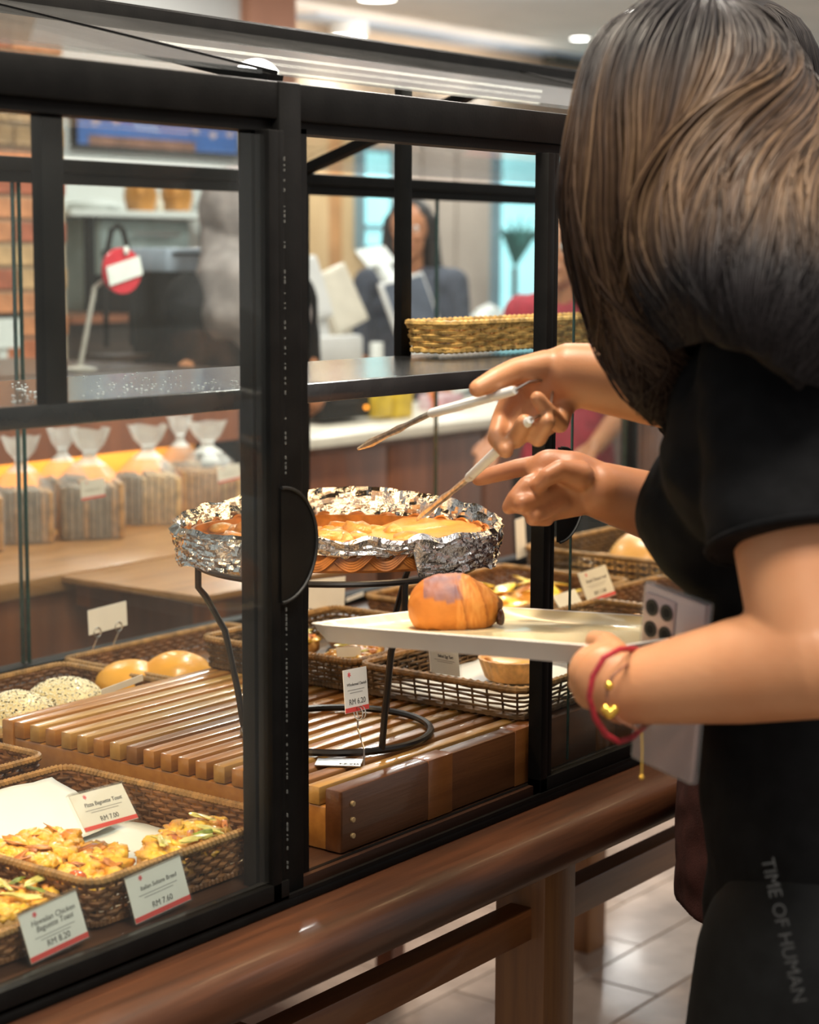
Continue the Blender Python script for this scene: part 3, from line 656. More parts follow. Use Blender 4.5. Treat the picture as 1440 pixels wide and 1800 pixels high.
# blank backs on ring clips
def ring_card(bl, br, tl, Y, dy, label, foot, rings_at):
    c = card_px(bl, br, tl, Y, dy, label, '', None, blank=True, holder=False)
    w_ = (atY(*br, Y)-atY(*bl, Y)).length
    for t in rings_at:
        b = MB(); b.tube([V((w_*t+.007*cos(q), .003+.007*sin(q), .0015)) for q in [2*pi*i/20 for i in range(20)]], .0008, 5, True); b.build('ring_clip', M['steel'], c)
        b = MB(); b.tube([V((w_*t, -.004, .0015)), V((w_*t-.010, -.020, .0)), V((w_*t-.016, -foot, 0))], .0008, 5); b.build('clip_wire', M['steel'], c)
ring_card((155, 1119), (225, 1100), (158, 1070), 2.02, 0, 'blank white card back on ring clips above the two orange buns', .045, (-.28, .25))
ring_card((540, 1082), (606, 1073), (541, 1018), 1.73, 0, 'large blank white card back on ring clips behind the tray tip', .05, (-.45, .12))
card_px((608, 1060), (640, 1048), (606, 1050), 2.03, 0, 'small white card back standing behind the large blank card', '', None, blank=True, holder=False)
card_px((592, 1158), (637, 1156), (590, 1135), 1.50, .004, 'white blank card hanging below the tray at the basket rim', '', None, blank=True, holder=False)
card_px((756, 1183), (810, 1192), (748, 1130), 1.30, .01, 'price card beside the fluted tart under the tray', 'Salted Egg Tart', None, band=False)
card_px((1034, 1064), (1084, 1046), (1028, 1002), 1.50, .02, 'double price card with a red band behind the right glass door', 'Braid Cheese Loaf', 'RM 11.00', holder=False)
card_px((990, 1082), (1030, 1068), (970, 1046), 1.47, .02, 'blank white card below the double price card', '', None, blank=True, holder=False)
card_px((908, 985), (926, 978), (898, 915), 1.86, 0, 'white card edge standing behind the right door stile', '', None, blank=True, holder=False)
card_px((178, 1226), (253, 1198), (176, 1210), 1.728, .0, 'pale card lying along the rack edge beside the sesame buns', '', None, blank=True, holder=False)
# ------------------------------------------------------------------ things behind the case
def slab(b, x0, y0, x1, y1, Y, t, bev=0):
    a, c = atY(x0, (y0+y1)/2, Y), atY(x1, (y0+y1)/2, Y); z1 = atY((x0+x1)/2, y0, Y).z; z0 = atY((x0+x1)/2, y1, Y).z
    b.box(a.x, c.x, Y, Y+t, z0, z1, bev); return a.x, c.x, z0, z1
M['counterwood'] = wood('counter_wood', (.26, .085, .035), (.17, .055, .024), .35, 3, (10, 10, 1), .3)
M['niche'] = wood('niche_wood', (.62, .33, .07), (.52, .25, .045), .45, 3, (1, 10, 10), .1)
M['shelfwood'] = wood('bread_shelf_wood', (.36, .17, .06), (.27, .12, .04), .4, 3, (1, 10, 10), .2)
M['stone'] = mat('counter_stone', (.66, .62, .52), .35, var=.06, vscale=20)
M['darkwood'] = wood('dark_counter_wood', (.055, .03, .02), (.03, .018, .013), .35, 3, (1, 8, 8), .2)
# bread shelf with lit niche
bs = empty('bread_shelf', (0, 0, 0), 0, 'wooden shelf unit with an amber lit niche behind the glass case', 'shelf unit')
BX0, BX1, BY = 1.2, 3.35, 2.53
part('cabinet', lambda b: b.box(BX0, BX1, BY, 3.14, 0, .868), M['counterwood'], bs)
part('shelf_board', lambda b: b.box(BX0, BX1, BY-.02, 3.14, .868, .90, .003), M['shelfwood'], bs)
part('back_panel', lambda b: b.box(BX0, BX1, 3.14, 3.17, .868, 1.2), M['niche'], bs)
part('header', lambda b: b.box(BX0, BX1, 3.0, 3.14, 1.035, 1.175), M['counterwood'], bs)
part('counter_top', lambda b: b.box(BX0, BX1, 2.98, 3.75, 1.175, 1.20, .003), M['darkwood'], bs)
part('niche_light', lambda b: b.box(BX0+.1, BX1-.1, 3.10, 3.12, 1.026, 1.034), mat('niche_led', (1, .7, .3), .4, emit=(1, .56, .16), estr=5, var=.01), bs)
area('niche_lamp', (2.3, 3.03, 1.03), (2.3, 3.13, .9), 2.0, 7.0, (1, .60, .20), .03)
led = empty('wooden_ledge', (0, 0, 0), 0, 'tan wooden ledge between the bread shelf and the glass case', 'ledge')
part('ledge_top', lambda b: b.box(2.33, 2.95, 2.172, 2.509, .884, .896, .002), M['shelfwood'], led)
part('ledge_side', lambda b: b.box(2.36, 2.93, 2.47, 2.505, .84, .884), M['counterwood'], led)
for _x in (2.37, 2.88): part('ledge_leg', lambda b: b.box(_x, _x+.04, 2.19, 2.23, 0, .884), M['counterwood'], led)
# bread bags
def _bag(nm, k0, k1):
    M[nm] = bpy.data.materials.new('clear_' + nm); M[nm].use_nodes = True; nt = M[nm].node_tree; N = nt.nodes; L = nt.links; N.remove(N['Principled BSDF']); out = N['Material Output']
    t = N.new('ShaderNodeBsdfTransparent'); t.inputs[0].default_value = (.97, .97, .97, 1); d = N.new('ShaderNodeBsdfDiffuse'); d.inputs[0].default_value = (.85, .87, .88, 1)
    g = N.new('ShaderNodeBsdfGlossy'); g.inputs['Roughness'].default_value = .35
    n = N.new('ShaderNodeTexNoise'); n.inputs['Scale'].default_value = 25; tc = N.new('ShaderNodeTexCoord'); L.new(tc.outputs['Object'], n.inputs['Vector'])
    mm = N.new('ShaderNodeMath'); mm.operation = 'MULTIPLY_ADD'; mm.inputs[1].default_value = k1; mm.inputs[2].default_value = k0; L.new(n.outputs['Fac'], mm.inputs[0])
    m1 = N.new('ShaderNodeMixShader'); L.new(mm.outputs[0], m1.inputs[0]); L.new(t.outputs[0], m1.inputs[1]); L.new(d.outputs[0], m1.inputs[2])
    m2 = N.new('ShaderNodeMixShader'); m2.inputs[0].default_value = .04; L.new(m1.outputs[0], m2.inputs[1]); L.new(g.outputs[0], m2.inputs[2]); L.new(m2.outputs[0], out.inputs[0])
_bag('bag', .0, .25); _bag('bagneck', .1, .75)
M['bagtop'] = mat('twisted_bag_top', (.78, .80, .82), .35, var=.1, vscale=40, alpha=.55)
SLC = [mat('bread_slice_%d' % i, c, .7, var=.25, vscale=60) for i, c in enumerate([(.55, .36, .18), (.24, .17, .12), (.46, .25, .11)])]
def bag(px, py, w_, h, label, kind, seed, rz=.64):
    p = atZ(px, py, .902); root = empty('bread_bag', (p.x, p.y, .901), -rz, label, 'bread bag', 'clear bags of sliced bread')
    d_ = w_*.75; rg = random.Random(seed); hl = h*.52
    n = 9
    for i in range(n):
        b = MB(); x = -w_/2+w_*(i+.5)/n; b.box(x-w_*.42/n, x+w_*.42/n, -d_/2, d_/2, .002, hl*rg.uniform(.92, 1), w_*.012); b.build('slice', SLC[kind if rg.random() < .7 else (kind+1) % 3], root)
    b = MB()
    def f(u, v):
        a = 2*pi*u; se = lambda t: math.copysign(abs(t)**.5, t)
        prof = [(0, 1.0), (.3, 1.06), (.50, 1.02), (.58, .80), (.66, .52), (.74, .20), (.78, .17), (.86, .40), (1.0, .56)]
        t = v*(len(prof)-1); k = min(int(t), len(prof)-2); z = prof[k][0]+(prof[k+1][0]-prof[k][0])*(t-k); r = prof[k][1]+(prof[k+1][1]-prof[k][1])*(t-k)
        fold = 1+(.16*sin(a*7+seed)+.1*sin(a*13)) * max(0, (z-.5)*1.6)
        wob = .03*noise.noise(V((cos(a)*2, sin(a)*2, z*6+seed)))
        return V((w_*.53*se(cos(a))*r*(fold+wob), d_*.53*se(sin(a))*r*(fold+wob)*(1 if z < .8 else .5), h*z+.02*h*sin(a*5+seed)*max(0, z-.9)*10))
    b.grid(lambda u, v: f(u, v*.52), 44, 16, True); b.build('clear_bag', M['bag'], root); b = MB(); b.grid(lambda u, v: f(u, .52+v*.48), 44, 18, True); b.build('bag_neck', M['bagneck'], root)
    b = MB(); b.tube([V((w_*.09*cos(t), d_*.09*sin(t), h*.765+.002*sin(3*t))) for t in [2*pi*i/16 for i in range(16)]], .0025, 5, True); b.build('tie', M['bagtop'], root)
    return root
bag(40, 950, .115, .205, 'clear bag of sliced brown bread, second from the left picture edge', 1, 1)
bag(-42, 966, .10, .20, 'clear bag of sliced bread cut by the left picture edge', 2, 2)
bag(112, 925, .095, .205, 'clear bag of dark sliced bread behind the carded bag', 1, 3)
bag(160, 942, .125, .215, 'clear bag of dark sliced bread with a white card on it', 1, 4)
bag(262, 918, .125, .205, 'clear bag of pale sliced bread beside the glowing gap', 0, 5)
bag(318, 892, .085, .205, 'clear bag of sliced bread, middle one of the right group', 0, 6)
bag(366, 902, .13, .20, 'clear bag of sliced bread with a twisted top beside the post', 2, 7)
price_card(atY(142, 882, 2.60), atY(186, 874, 2.60), atY(140, 845, 2.60), 'small white card with a red band on a bread bag', '', None, sub=True, holder=False)
price_card(atY(383, 852, 2.74), atY(424, 842, 2.74), atY(381, 822, 2.74), 'small white card with a red band right of the bread bags', '', None, sub=True, holder=False)
# round red sign on a pole
rs_ = empty('round_sign', atZ(150, 652, 1.2), 0, 'round red sign with a white note taped on a thin grey pole', 'sign')
base = rs_.location.copy(); top = atY(178, 505, base.y); disc = atY(216, 476, base.y-.01)
M['redplastic'] = mat('red_plastic', (.55, .018, .035), .3, var=.08, vscale=30)
M['note'] = mat('note_paper', (.72, .76, .74), .6, var=.05, vscale=30); M['pole'] = mat('grey_pole', (.30, .28, .25), .4, var=.1, vscale=30)
def rpart(name, fn, m): b = MB(); fn(b); o = b.build(name, m, None); o.parent = rs_; o.matrix_parent_inverse = Matrix.Translation(-base); return o
rpart('pole', lambda b: b.tube([base+V((0, .02, 0)), top+V((0, .02, 0)), disc+V((0, .02, 0))], .006, 8), M['pole'])
rpart('foot', lambda b: b.lathe([(0, 0), (.04, 0), (.04, .006), (.008, .012), (0, .012)], base+V((0, .02, 0)), 20), M['pole'])
Rd = .052
rpart('disc', lambda b: b.prism([disc+V((Rd*1.15*cos(2*pi*i/40), 0, Rd*sin(2*pi*i/40))) for i in range(40)], (0, .008, 0)), M['redplastic'])
rpart('note', lambda b: b.bar(atY(190, 486, base.y-.014), atY(248, 466, base.y-.014), .001, .044, (0, 0, 1)), M['note'])
rpart('clip', lambda b: b.ball(disc+V((.008, -.004, .046)), .008, 10, 6, 1, .5, 1.3), M['note'])

# brick pillar with each brick a piece
M['mortar'] = mat('brick_mortar', (.46, .36, .25), .85, var=.15, vscale=25, bump=.2, bscale=90)
bk = [mat('brick_%d' % i, c, .8, var=.22, vscale=25, bump=.3, bscale=80) for i, c in enumerate([(.44, .13, .05), (.52, .21, .09), (.50, .31, .15), (.36, .10, .05)])]
b = MB(); b.box(2.4, 4.37, 4.66, 5.3, 0, 2.86); pil = struct(b.build('wall_brick', M['mortar'], None, False))
bb = MB(); bb.box(0, .205, -.014, 0, 0, .062, .003); bme = bb.mesh('brick', False); bms = []
for m in bk: c = bme.copy(); c.materials.append(m); bms.append(c)
rb = random.Random(2)
for r in range(19):
    z = 1.13+.074*r
    for k in range(6):
        x = 4.37-.215*(k+1)-(0 if r % 2 else .107)+.005
        o = link('brick', bms[rb.choice([0, 1, 1, 2, 3])], None, pil); o.location = (x, 4.66, z)
b = MB(); slab(b, -20, 552, 36, 560, 4.55, .03); tag(b.build('shelf_bar', M['black'], None), 'black bar in front of the brick wall at the left edge', 'bar')
so = empty('white_sign', (0, 0, 0), 0, 'white sign plate on a white stand before the brick wall', 'sign')
part('plate', lambda b: slab(b, -10, 560, 36, 612, 4.4, .012), M['note'], so); part('stem', lambda b: slab(b, 2, 612, 17, 900, 4.41, .03), M['note'], so)

# menu screen
tv = empty('menu_screen', (0, 0, 0), 0, 'wall screen showing a blue menu with pastry pictures above the counter', 'screen')
tx0, tx1, tz0, tz1 = slab(MB(), 141, 150, 421, 262, 5.26, .04)
part('bezel', lambda b: b.box(tx0-.015, tx1+.015, 5.275, 5.30, tz0-.015, tz1+.015, .004), M['black'], tv)
M['scr'] = mat('screen_blue', (.05, .12, .3), .3, emit=(.06, .17, .50), estr=.75, var=.2, vscale=6)
part('display', lambda b: b.box(tx0, tx1, 5.271, 5.2755, tz0, tz1), M['scr'], tv, smooth=False)
M['scr2'] = mat('screen_brown', (.3, .15, .1), .3, emit=(.20, .11, .08), estr=.6, var=.3, vscale=12)
part('picture_band', lambda b: b.box(tx0+.05, tx1-.25, 5.268, 5.2715, tz0, tz0+.035), M['scr2'], tv, smooth=False)
M['scr3'] = mat('screen_pastry', (.5, .4, .4), .3, emit=(.42, .36, .42), estr=.6, var=.3, vscale=30)
for (sx_, sy_) in ((170, 212), (205, 212), (345, 230), (375, 238), (405, 236)):
    q = atY(sx_, sy_, 5.266); part('pastry_picture', lambda b: b.prism([q+V((.018*cos(2*pi*i/16), 0, .014*sin(2*pi*i/16))) for i in range(16)], (0, .004, 0)), M['scr3'], tv, smooth=False)
b = MB(); b.tube([atY(420, 262, 5.27), atY(445, 500, 5.27)], .006, 6); tag(b.build('screen_cord', M['gasket'], None), 'dark cord hanging from the menu screen', 'cord')

# back bar behind the bread shelf
M['oven0'] = mat('dull_steel', (.16, .16, .16), .4, .5, var=.1, vscale=20)
bar = empty('back_bar', (0, 0, 0), 0, 'dark counter and white shelf along the rear wall under the menu screen', 'counter')
part('base_cabinet', lambda b: b.box(4.43, 5.9, 4.75, 5.28, 0, 1.235), M['darkwood'], bar)
part('worktop', lambda b: b.box(4.43, 5.9, 4.70, 5.28, 1.235, 1.258), M['counterwood'], bar)
part('wall_shelf', lambda b: slab(b, 125, 372, 450, 382, 4.95, .34), M['white'], bar)
for xx in (158, 362): part('shelf_leg', lambda b: slab(b, xx, 380, xx+10, 547, 4.97, .03), M['black'], bar)
bm_ = empty('counter_machine', (0, 0, 0), 0, 'low black machine on the dark rear counter behind the blue grey machine', 'machine')
part('body', lambda b: slab(b, 236, 482, 440, 548, 4.78, .2, .01), M['black'], bm_); part('drip_tray', lambda b: slab(b, 250, 534, 430, 547, 4.74, .05, .004), M['oven0'], bm_); part('top_panel', lambda b: slab(b, 244, 476, 432, 483, 4.79, .18, .002), M['oven0'], bm_)
ov_ = empty('grey_oven', (0, 0, 0), 0, 'grey green oven under the white shelf behind the red sign', 'oven')
M['oven'] = mat('oven_enamel', (.30, .36, .35), .4, .3, var=.1, vscale=10)
ox0, ox1, oz0, oz1 = 0, 0, 0, 0
part('body', lambda b: slab(b, 178, 386, 335, 548, 5.02, .25, .01), M['oven'], ov_); part('door_slot', lambda b: slab(b, 185, 440, 330, 452, 5.005, .016), M['black'], ov_)
part('window', lambda b: slab(b, 195, 460, 320, 535, 5.005, .016), M['gasket'], ov_); part('handle', lambda b: b.tube([atY(235, 410, 4.99), atY(315, 412, 4.99)], .008, 6), M['steel'], ov_)
for i, (x0, x1, c) in enumerate(((222, 272, 0), (288, 334, 1))):
    pq = atY((x0+x1)/2, 371, 5.08); b = MB()
    b.lathe([(0, 0), (.05, 0), (.062, .05), (.058, .085), (.03, .10), (0, .10)], (0, 0, 0), 20); o = b.build('copper_pot', mat('copper_%d' % i, (.55, .24, .05), .35, .4, var=.3, vscale=12)); o.location = pq
    tag(o, 'round orange pot on the white shelf, %s one of the two' % ('left', 'right')[i], 'pot', 'orange pots on the rear shelf')
b = MB(); b.lathe([(0, 0), (.016, 0), (.018, .03), (.008, .045), (.008, .07), (0, .07)], (0, 0, 0), 14); o = b.build('glass_bottle', M['stone']); o.location = atY(279, 371, 5.06); tag(o, 'small pale bottle between the two orange pots', 'bottle')
b = MB()
for v in blob(b, (0, 0, 0), .13, .09, .04, 4, .25, 1.6, -.5, 3): pass
o = b.build('folded_cloth', M['white']); o.location = atY(390, 371, 5.12); tag(o, 'white folded cloth at the right end of the rear shelf', 'cloth')
b = MB()
for v in blob(b, (0, 0, 0), .12, .09, .03, 4, .2, 1.6, -.5, 5): pass
o = b.build('folded_cloth', M['white']); o.location = atY(170, 371, 5.12); tag(o, 'white folded cloth at the left end of the rear shelf', 'cloth')
tl_ = empty('looped_holder', (0, 0, 0), 0, 'black looped metal holder standing behind the red sign', 'holder'); c0 = atY(207, 440, 3.5)
part('loop', lambda b: b.tube([c0+V((-.045, 0, -.24)), c0+V((-.042, 0, -.02)), c0+V((-.02, 0, .05)), c0+V((0, 0, .062)), c0+V((.02, 0, .05)), c0+V((.042, 0, -.02)), c0+V((.045, 0, -.24))], .007, 8), M['black'], tl_)
part('cross_bar', lambda b: b.tube([c0+V((-.04, 0, -.0)), c0+V((.04, 0, -.0))], .006, 8), M['black'], tl_)
part('foot', lambda b: b.box(c0.x-.07, c0.x+.07, c0.y-.05, c0.y+.05, 1.2005, 1.212), M['darkwood'], tl_)
rp_ = empty('flat_top_machine', (0, 0, 0), 0, 'blue grey machine with a flat top right of the red sign', 'machine')
part('body', lambda b: slab(b, 292, 436, 384, 478, 3.5, .2, .006), mat('printer_shell', (.26, .31, .38), .4, var=.08, vscale=20), rp_); part('stand', lambda b: slab(b, 310, 478, 366, 662, 3.52, .16), M['black'], rp_)
part('feed_slot', lambda b: slab(b, 305, 444, 372, 449, 3.495, .01), M['black'], rp_)

# white topped counter on the right
wc = empty('service_counter', (0, 0, 0), 0, 'brown panelled counter with a cream stone top behind the open case door', 'counter')
part('stone_top', lambda b: b.box(4.0, 7.6, 3.42, 4.04, .925, .955, .003), M['stone'], wc)
part('body', lambda b: b.box(4.05, 7.55, 3.50, 4.0, 0, .925), M['counterwood'], wc)
for k in range(7): part('front_panel', lambda b: b.box(4.07+.5*k, 4.07+.5*k+.48, 3.485, 3.502, .08, .90, .003), M['counterwood'], wc)
M['yel'] = mat('yellow_box', (.55, .38, .02), .4, var=.25, vscale=20)
for i, (x0, x1) in enumerate(((664, 690), (697, 726))):
    o = empty('yellow_box', (0, 0, 0), 0, 'yellow packet on the cream counter, %s of the pair' % ('left', 'right')[i], 'packet', 'yellow packets on the counter')
    part('carton', lambda b: slab(b, x0, 686, x1, 734, 3.62, .07, .003), M['yel'], o); part('cap', lambda b: slab(b, x0+4, 681, x1-4, 686, 3.63, .05), M['stone'], o)
pr_ = empty('card_terminal', (0, 0, 0), 0, 'black box device with a small orange light on the cream counter', 'device')
part('body', lambda b: slab(b, 572, 692, 664, 736, 3.65, .16, .008), M['black'], pr_); q = atY(644, 716, 3.645)
part('status_light', lambda b: b.ball(q, .006, 8, 6), mat('status_led', (1, .3, .02), .4, emit=(1, .32, .02), estr=3, var=.01), pr_); part('slot', lambda b: slab(b, 590, 704, 630, 709, 3.645, .01), M['gasket'], pr_)
b = MB(); b.tube([atY(757, 690, 3.6), atY(764, 702, 3.6), atY(767, 738, 3.6)], .010, 8); tag(b.build('orange_tube', mat('orange_plastic', (.62, .17, .03), .4, var=.1)), 'orange upright tube on the cream counter', 'tube')
b = MB(); slab(b, 778, 694, 815, 728, 3.7, .1, .006); tag(b.build('pink_box', mat('pink_print', (.55, .22, .28), .5, col2=(.6, .55, .55), vscale=25)), 'pink printed box at the right on the cream counter', 'box')
# tills and screens
M['whiteplastic'] = mat('white_plastic', (.62, .63, .62), .4, var=.05, vscale=12); M['tabscreen'] = mat('tablet_screen', (.10, .12, .16), .2, var=.2, vscale=10)
def tilt_panel(x0, y0, x1, y1, x2, y2, Y, w_, label, m, name, frame=None, dY=.06, sl_=1.6):
    a, c = atY(x0, y0, Y), atY(x1, y1, Y); t = atY(x2, y2, Y+dY); x = (c-a); ln = x.length; x.normalize(); y = t-a; y -= x*y.dot(x); h = y.length; y.normalize(); z = x.cross(y)
    o = empty(name, (0, 0, 0), 0, label, 'screen'); m4 = Matrix((x, y, z)).transposed().to_4x4(); m4.translation = a; o.matrix_world = m4
    b = MB(); b.box(0, ln, 0, h, -w_, 0, .006); b.build('casing', m, o)
    b = MB(); b.box(ln*.06, ln*.94, h*.06, h*.94, 0, .003); b.build('face', frame or m, o)
    b = MB(); b.bar((ln/2, h*.35, -w_), (ln/2, -h*sl_, -w_-.06), .06, .03); b.build('stand', m, o); return o
tilt_panel(560, 560, 588, 555, 572, 445, 3.9, .03, 'white till screen seen edge on beside the black post', M['whiteplastic'], 'till_screen')
tilt_panel(598, 588, 650, 560, 622, 452, 3.95, .05, 'larger cream till screen in the middle of the counter', M['stone'], 'till_screen')
tilt_panel(700, 590, 776, 566, 678, 495, 4.0, .015, 'tablet with a white frame propped up before the navy shirt', M['whiteplastic'], 'tablet', M['tabscreen'], sl_=1.0)
tilt_panel(650, 470, 700, 462, 640, 436, 4.3, .01, 'white sheet board above the tills', M['note'], 'notice_board', sl_=6.2)
o = empty('till', (0, 0, 0), 0, 'white till base with paper rolls on the counter', 'till')
part('drawer', lambda b: slab(b, 552, 640, 690, 733, 3.83, .05, .008), M['whiteplastic'], o); part('upper_shell', lambda b: slab(b, 560, 590, 640, 640, 3.84, .04, .012), M['whiteplastic'], o)
part('paper_roll', lambda b: b.lathe([(0, 0), (.022, 0), (.022, .07), (0, .07)], atY(662, 640, 3.855), 16), M['note'], o)
b = MB()
for v in blob(b, (0, 0, 0), .11, .08, .07, 4, .35, 1.8, -.6, 8): pass
o = b.build('paper_bag', M['note']); o.location = atY(858, 578, 5.6); tag(o, 'crumpled white paper bag held out by the navy shirted person', 'bag')
stn = empty('rear_counter', (0, 0, 0), 0, 'blue green counter edge under the bright window', 'counter')
part('top', lambda b: slab(b, 770, 576, 1090, 592, 5.4, .5), mat('teal_top', (.18, .42, .48), .35, var=.1, vscale=8), stn); part('front', lambda b: slab(b, 775, 592, 1085, 980, 5.45, .4), mat('grey_front', (.26, .30, .31), .5, var=.1, vscale=6), stn)

# rear wall: wood panels, windows, sign, pillars
M['panelwood'] = wood('wall_panel_wood', (.56, .40, .22), (.48, .33, .17), .5, 2, (6, 6, 1), .1); M['panelgrey'] = mat('wall_panel_grey', (.46, .40, .35), .6, var=.06, vscale=3)
for i, (x0, x1, m) in enumerate(((520, 578, 'panelwood'), (602, 640, 'panelwood'), (688, 740, 'panelgrey'), (744, 800, 'panelgrey'), (804, 862, 'panelgrey'))):
    part('panel', lambda b: slab(b, x0, 170, x1, 640, 7.55, .06), M[m], wall_back)
part('panel', lambda b: slab(b, 578, 170, 602, 640, 7.56, .05), mat('wall_strip_wood', (.42, .22, .09), .5, var=.15, vscale=5), wall_back)
M['sky'] = mat('daylight_pane', (.3, .7, .75), .3, emit=(.42, .86, .92), estr=1.05, col2=(.2, .55, .6), vscale=3)
M['winframe'] = mat('window_frame_blue', (.16, .26, .32), .5, var=.1, vscale=6)
def window(nm, x0, x1, y0, y1, bars=()):
    b = MB(); wx0, wx1, wz0, wz1 = slab(b, x0-7, y0-7, x1+7, y1+7, 7.48, .08); o = struct(b.build(nm, M['winframe']))
    part('pane', lambda b: slab(b, x0, y0, x1, y1, 7.47, .012), M['sky'], o, smooth=False)
    for k in bars: part('glazing_bar', lambda b: slab(b, x0, k, x1, k+9, 7.45, .02), M['winframe'], o)
window('window_1', 884, 1062, 225, 553, (345,)); window('window_2', 645, 686, 268, 432, (395,))
M['leaf'] = mat('outdoor_leaf', (.04, .16, .15), .6, var=.4, vscale=12)
pl = empty('potted_palm', (0, 0, 0), 0, 'dark palm fronds in front of the bright window', 'plant'); q = atY(905, 470, 7.2)
for k in range(9):
    a = -1.2+.38*k
    part('frond', lambda b: b.tube([q, q+V((.18*sin(a), -.03, .22)), q+V((.36*sin(a), -.06, .22+.12*cos(a*1.5)))], [.006, .022, .003], 5), M['leaf'], pl)
part('pot', lambda b: b.lathe([(0, -1.44), (.12, -1.44), (.15, -1.1), (.02, -1.1), (.02, 0), (0, 0)], q, 18), M['darkwood'], pl)
sg = empty('hanging_sign', (0, 0, 0), 0, 'dark sign with pale lettering high on the rear wall', 'sign')
sx0, sx1, sz0, sz1 = slab(MB(), 975, 86, 1085, 120, 7.4, .05)
part('board', lambda b: b.box(sx0, sx1, 7.4, 7.5, sz0, sz1, .01), mat('sign_dark', (.045, .045, .035), .6, var=.1, vscale=8), sg)
t = text('MENU', (sz1-sz0)*.82, mat('sign_letter', (.16, .165, .15), .6, var=.05), sg, (0, 0, 0), depth=.004); t.location = ((sx0+sx1)/2-.06, 7.395, sz0+(sz1-sz0)*.2); t.rotation_euler = (pi/2, 0, 0)
b = MB(); slab(b, 440, -140, 521, 330, 5.25, .5); struct(b.build('trim_1', mat('salmon_pillar', (.44, .22, .14), .7, var=.08, vscale=3)))
b = MB(); slab(b, 1318, -160, 1388, 900, 7.0, .5); struct(b.build('trim_2', mat('grey_pillar', (.42, .42, .47), .7, var=.05, vscale=3)))
b = MB(); slab(b, 1388, -160, 1700, 900, 6.6, .3); struct(b.build('wall_right', M['beige']))
M['cove'] = mat('cove_blue', (.36, .46, .60), .7, var=.04, vscale=3)
b = MB(); slab(b, 560, 64, 1330, 86, 7.3, .3); struct(b.build('trim_3', M['cove']))
# downlights
M['lamp'] = mat('downlight_lens', (1, 1, 1), .4, emit=(1, .98, .92), estr=9, var=.01)
dl = [((613, 64), 'beside the salmon pillar', .10), ((857, 79), 'small one left of the dark sign', .06), ((1020, 68), 'small one above the dark sign', .06), ((663, -2), 'cut by the top picture edge', .10), ((1132, 25), 'beside the woman\'s hair', .10)]
for (xx, yy), wh, r in dl:
    q = atZ(xx, yy, 2.852) if yy > -10 else None
    if q.y > 7.45: q = atY(xx, yy, 7.42); 
    o = empty('downlight', q, 0, 'round white ceiling downlight %s' % wh, 'ceiling light', 'ceiling downlights')
    b = MB(); b.lathe([(0, .0), (r, .0), (r, .004), (0, .004)], (0, 0, 0), 24); b.build('lens', M['lamp'], o)
    b = MB(); b.lathe([(r, -.002), (r*1.15, -.002), (r*1.15, max(.008, 2.859-q.z)), (r, max(.008, 2.859-q.z))], (0, 0, 0), 24); b.build('trim_ring', M['whiteplastic'], o)
    l = bpy.data.lights.new('downlight_lamp', 'SPOT'); l.energy = 45; l.spot_size = radians(150); l.spot_blend = .6; l.shadow_soft_size = r; l.color = (1, .96, .9)
    lo_ = bpy.data.objects.new('downlight_lamp', l); COL.objects.link(lo_); lo_.location = q-V((0, 0, .03))
# ------------------------------------------------------------------ people
def capsule(bm, p0, r0, p1, r1, fl=1.0, ax=None, flat0=False, flat1=False, n=16):
    p0, p1 = V(p0), V(p1); d = p1-p0; L = d.length
    if max(r0, r1) > .02: n = 44
    d = d/L if L > 1e-7 else V((0, 0, 1))
    a = V(ax) if ax is not None else (V((0, 0, 1)) if abs(d.z) < .9 else V((1, 0, 0)))
    a = (a-d*a.dot(d)).normalized(); q = d.cross(a); rings = []
    prof = []
    for i in range(6 if not flat0 else 1):
        t = pi/2*(1-i/5) if not flat0 else 0; prof.append((-r0*sin(t), r0*cos(t)))
    for i in range(6 if not flat1 else 1):
        t = pi/2*i/5 if not flat1 else 0; prof.append((L+r1*sin(t), r1*cos(t)))
    for s, r in prof:
        r = max(r, 1e-4); rings.append([bm.verts.new(p0+d*s+(a*(cos(2*pi*j/n)*fl)+q*sin(2*pi*j/n))*r) for j in range(n)])
    for A, B in zip(rings, rings[1:]):
        for j in range(n): bm.faces.new((A[j], A[(j+1) % n], B[(j+1) % n], B[j]))
    bm.faces.new(rings[0][::-1]); bm.faces.new(rings[-1])
def ell(bm, c, r, rot=None):
    vs = bmesh.ops.create_uvsphere(bm, u_segments=20, v_segments=14, radius=1)['verts']
    for v in vs:
        p = V((v.co.x*r[0], v.co.y*r[1], v.co.z*r[2]))
        if rot: p = rot @ p
        v.co = V(c)+p
def fuse(name, build, voxel, it, m, parent=None, disp=None):
    bm = bmesh.new(); build(bm); bmesh.ops.recalc_face_normals(bm, faces=bm.faces[:])
    me = bpy.data.meshes.new('t'); bm.to_mesh(me); bm.free(); o = bpy.data.objects.new('t', me); COL.objects.link(o)
    r = o.modifiers.new('r', 'REMESH'); r.mode = 'VOXEL'; r.voxel_size = voxel; r.adaptivity = 0
    s = o.modifiers.new('s', 'SMOOTH'); s.factor = .5; s.iterations = it
    dg = bpy.context.evaluated_depsgraph_get(); out = bpy.data.meshes.new_from_object(o.evaluated_get(dg)); bpy.data.objects.remove(o)
    if disp:
        nv = [(v.index, v.co+v.normal*disp(v.co, v.normal)) for v in out.vertices]
        for i, c in nv: out.vertices[i].co = c
    out.name = name; out.polygons.foreach_set('use_smooth', [True]*len(out.polygons)); out.materials.clear()
    return link(name, out, m, parent)
def skin(name, col, dk, sss=.12):
    return mat(name, col, .45, col2=dk, vscale=18, bump=.06, bscale=500, spec=.4, sss=sss)
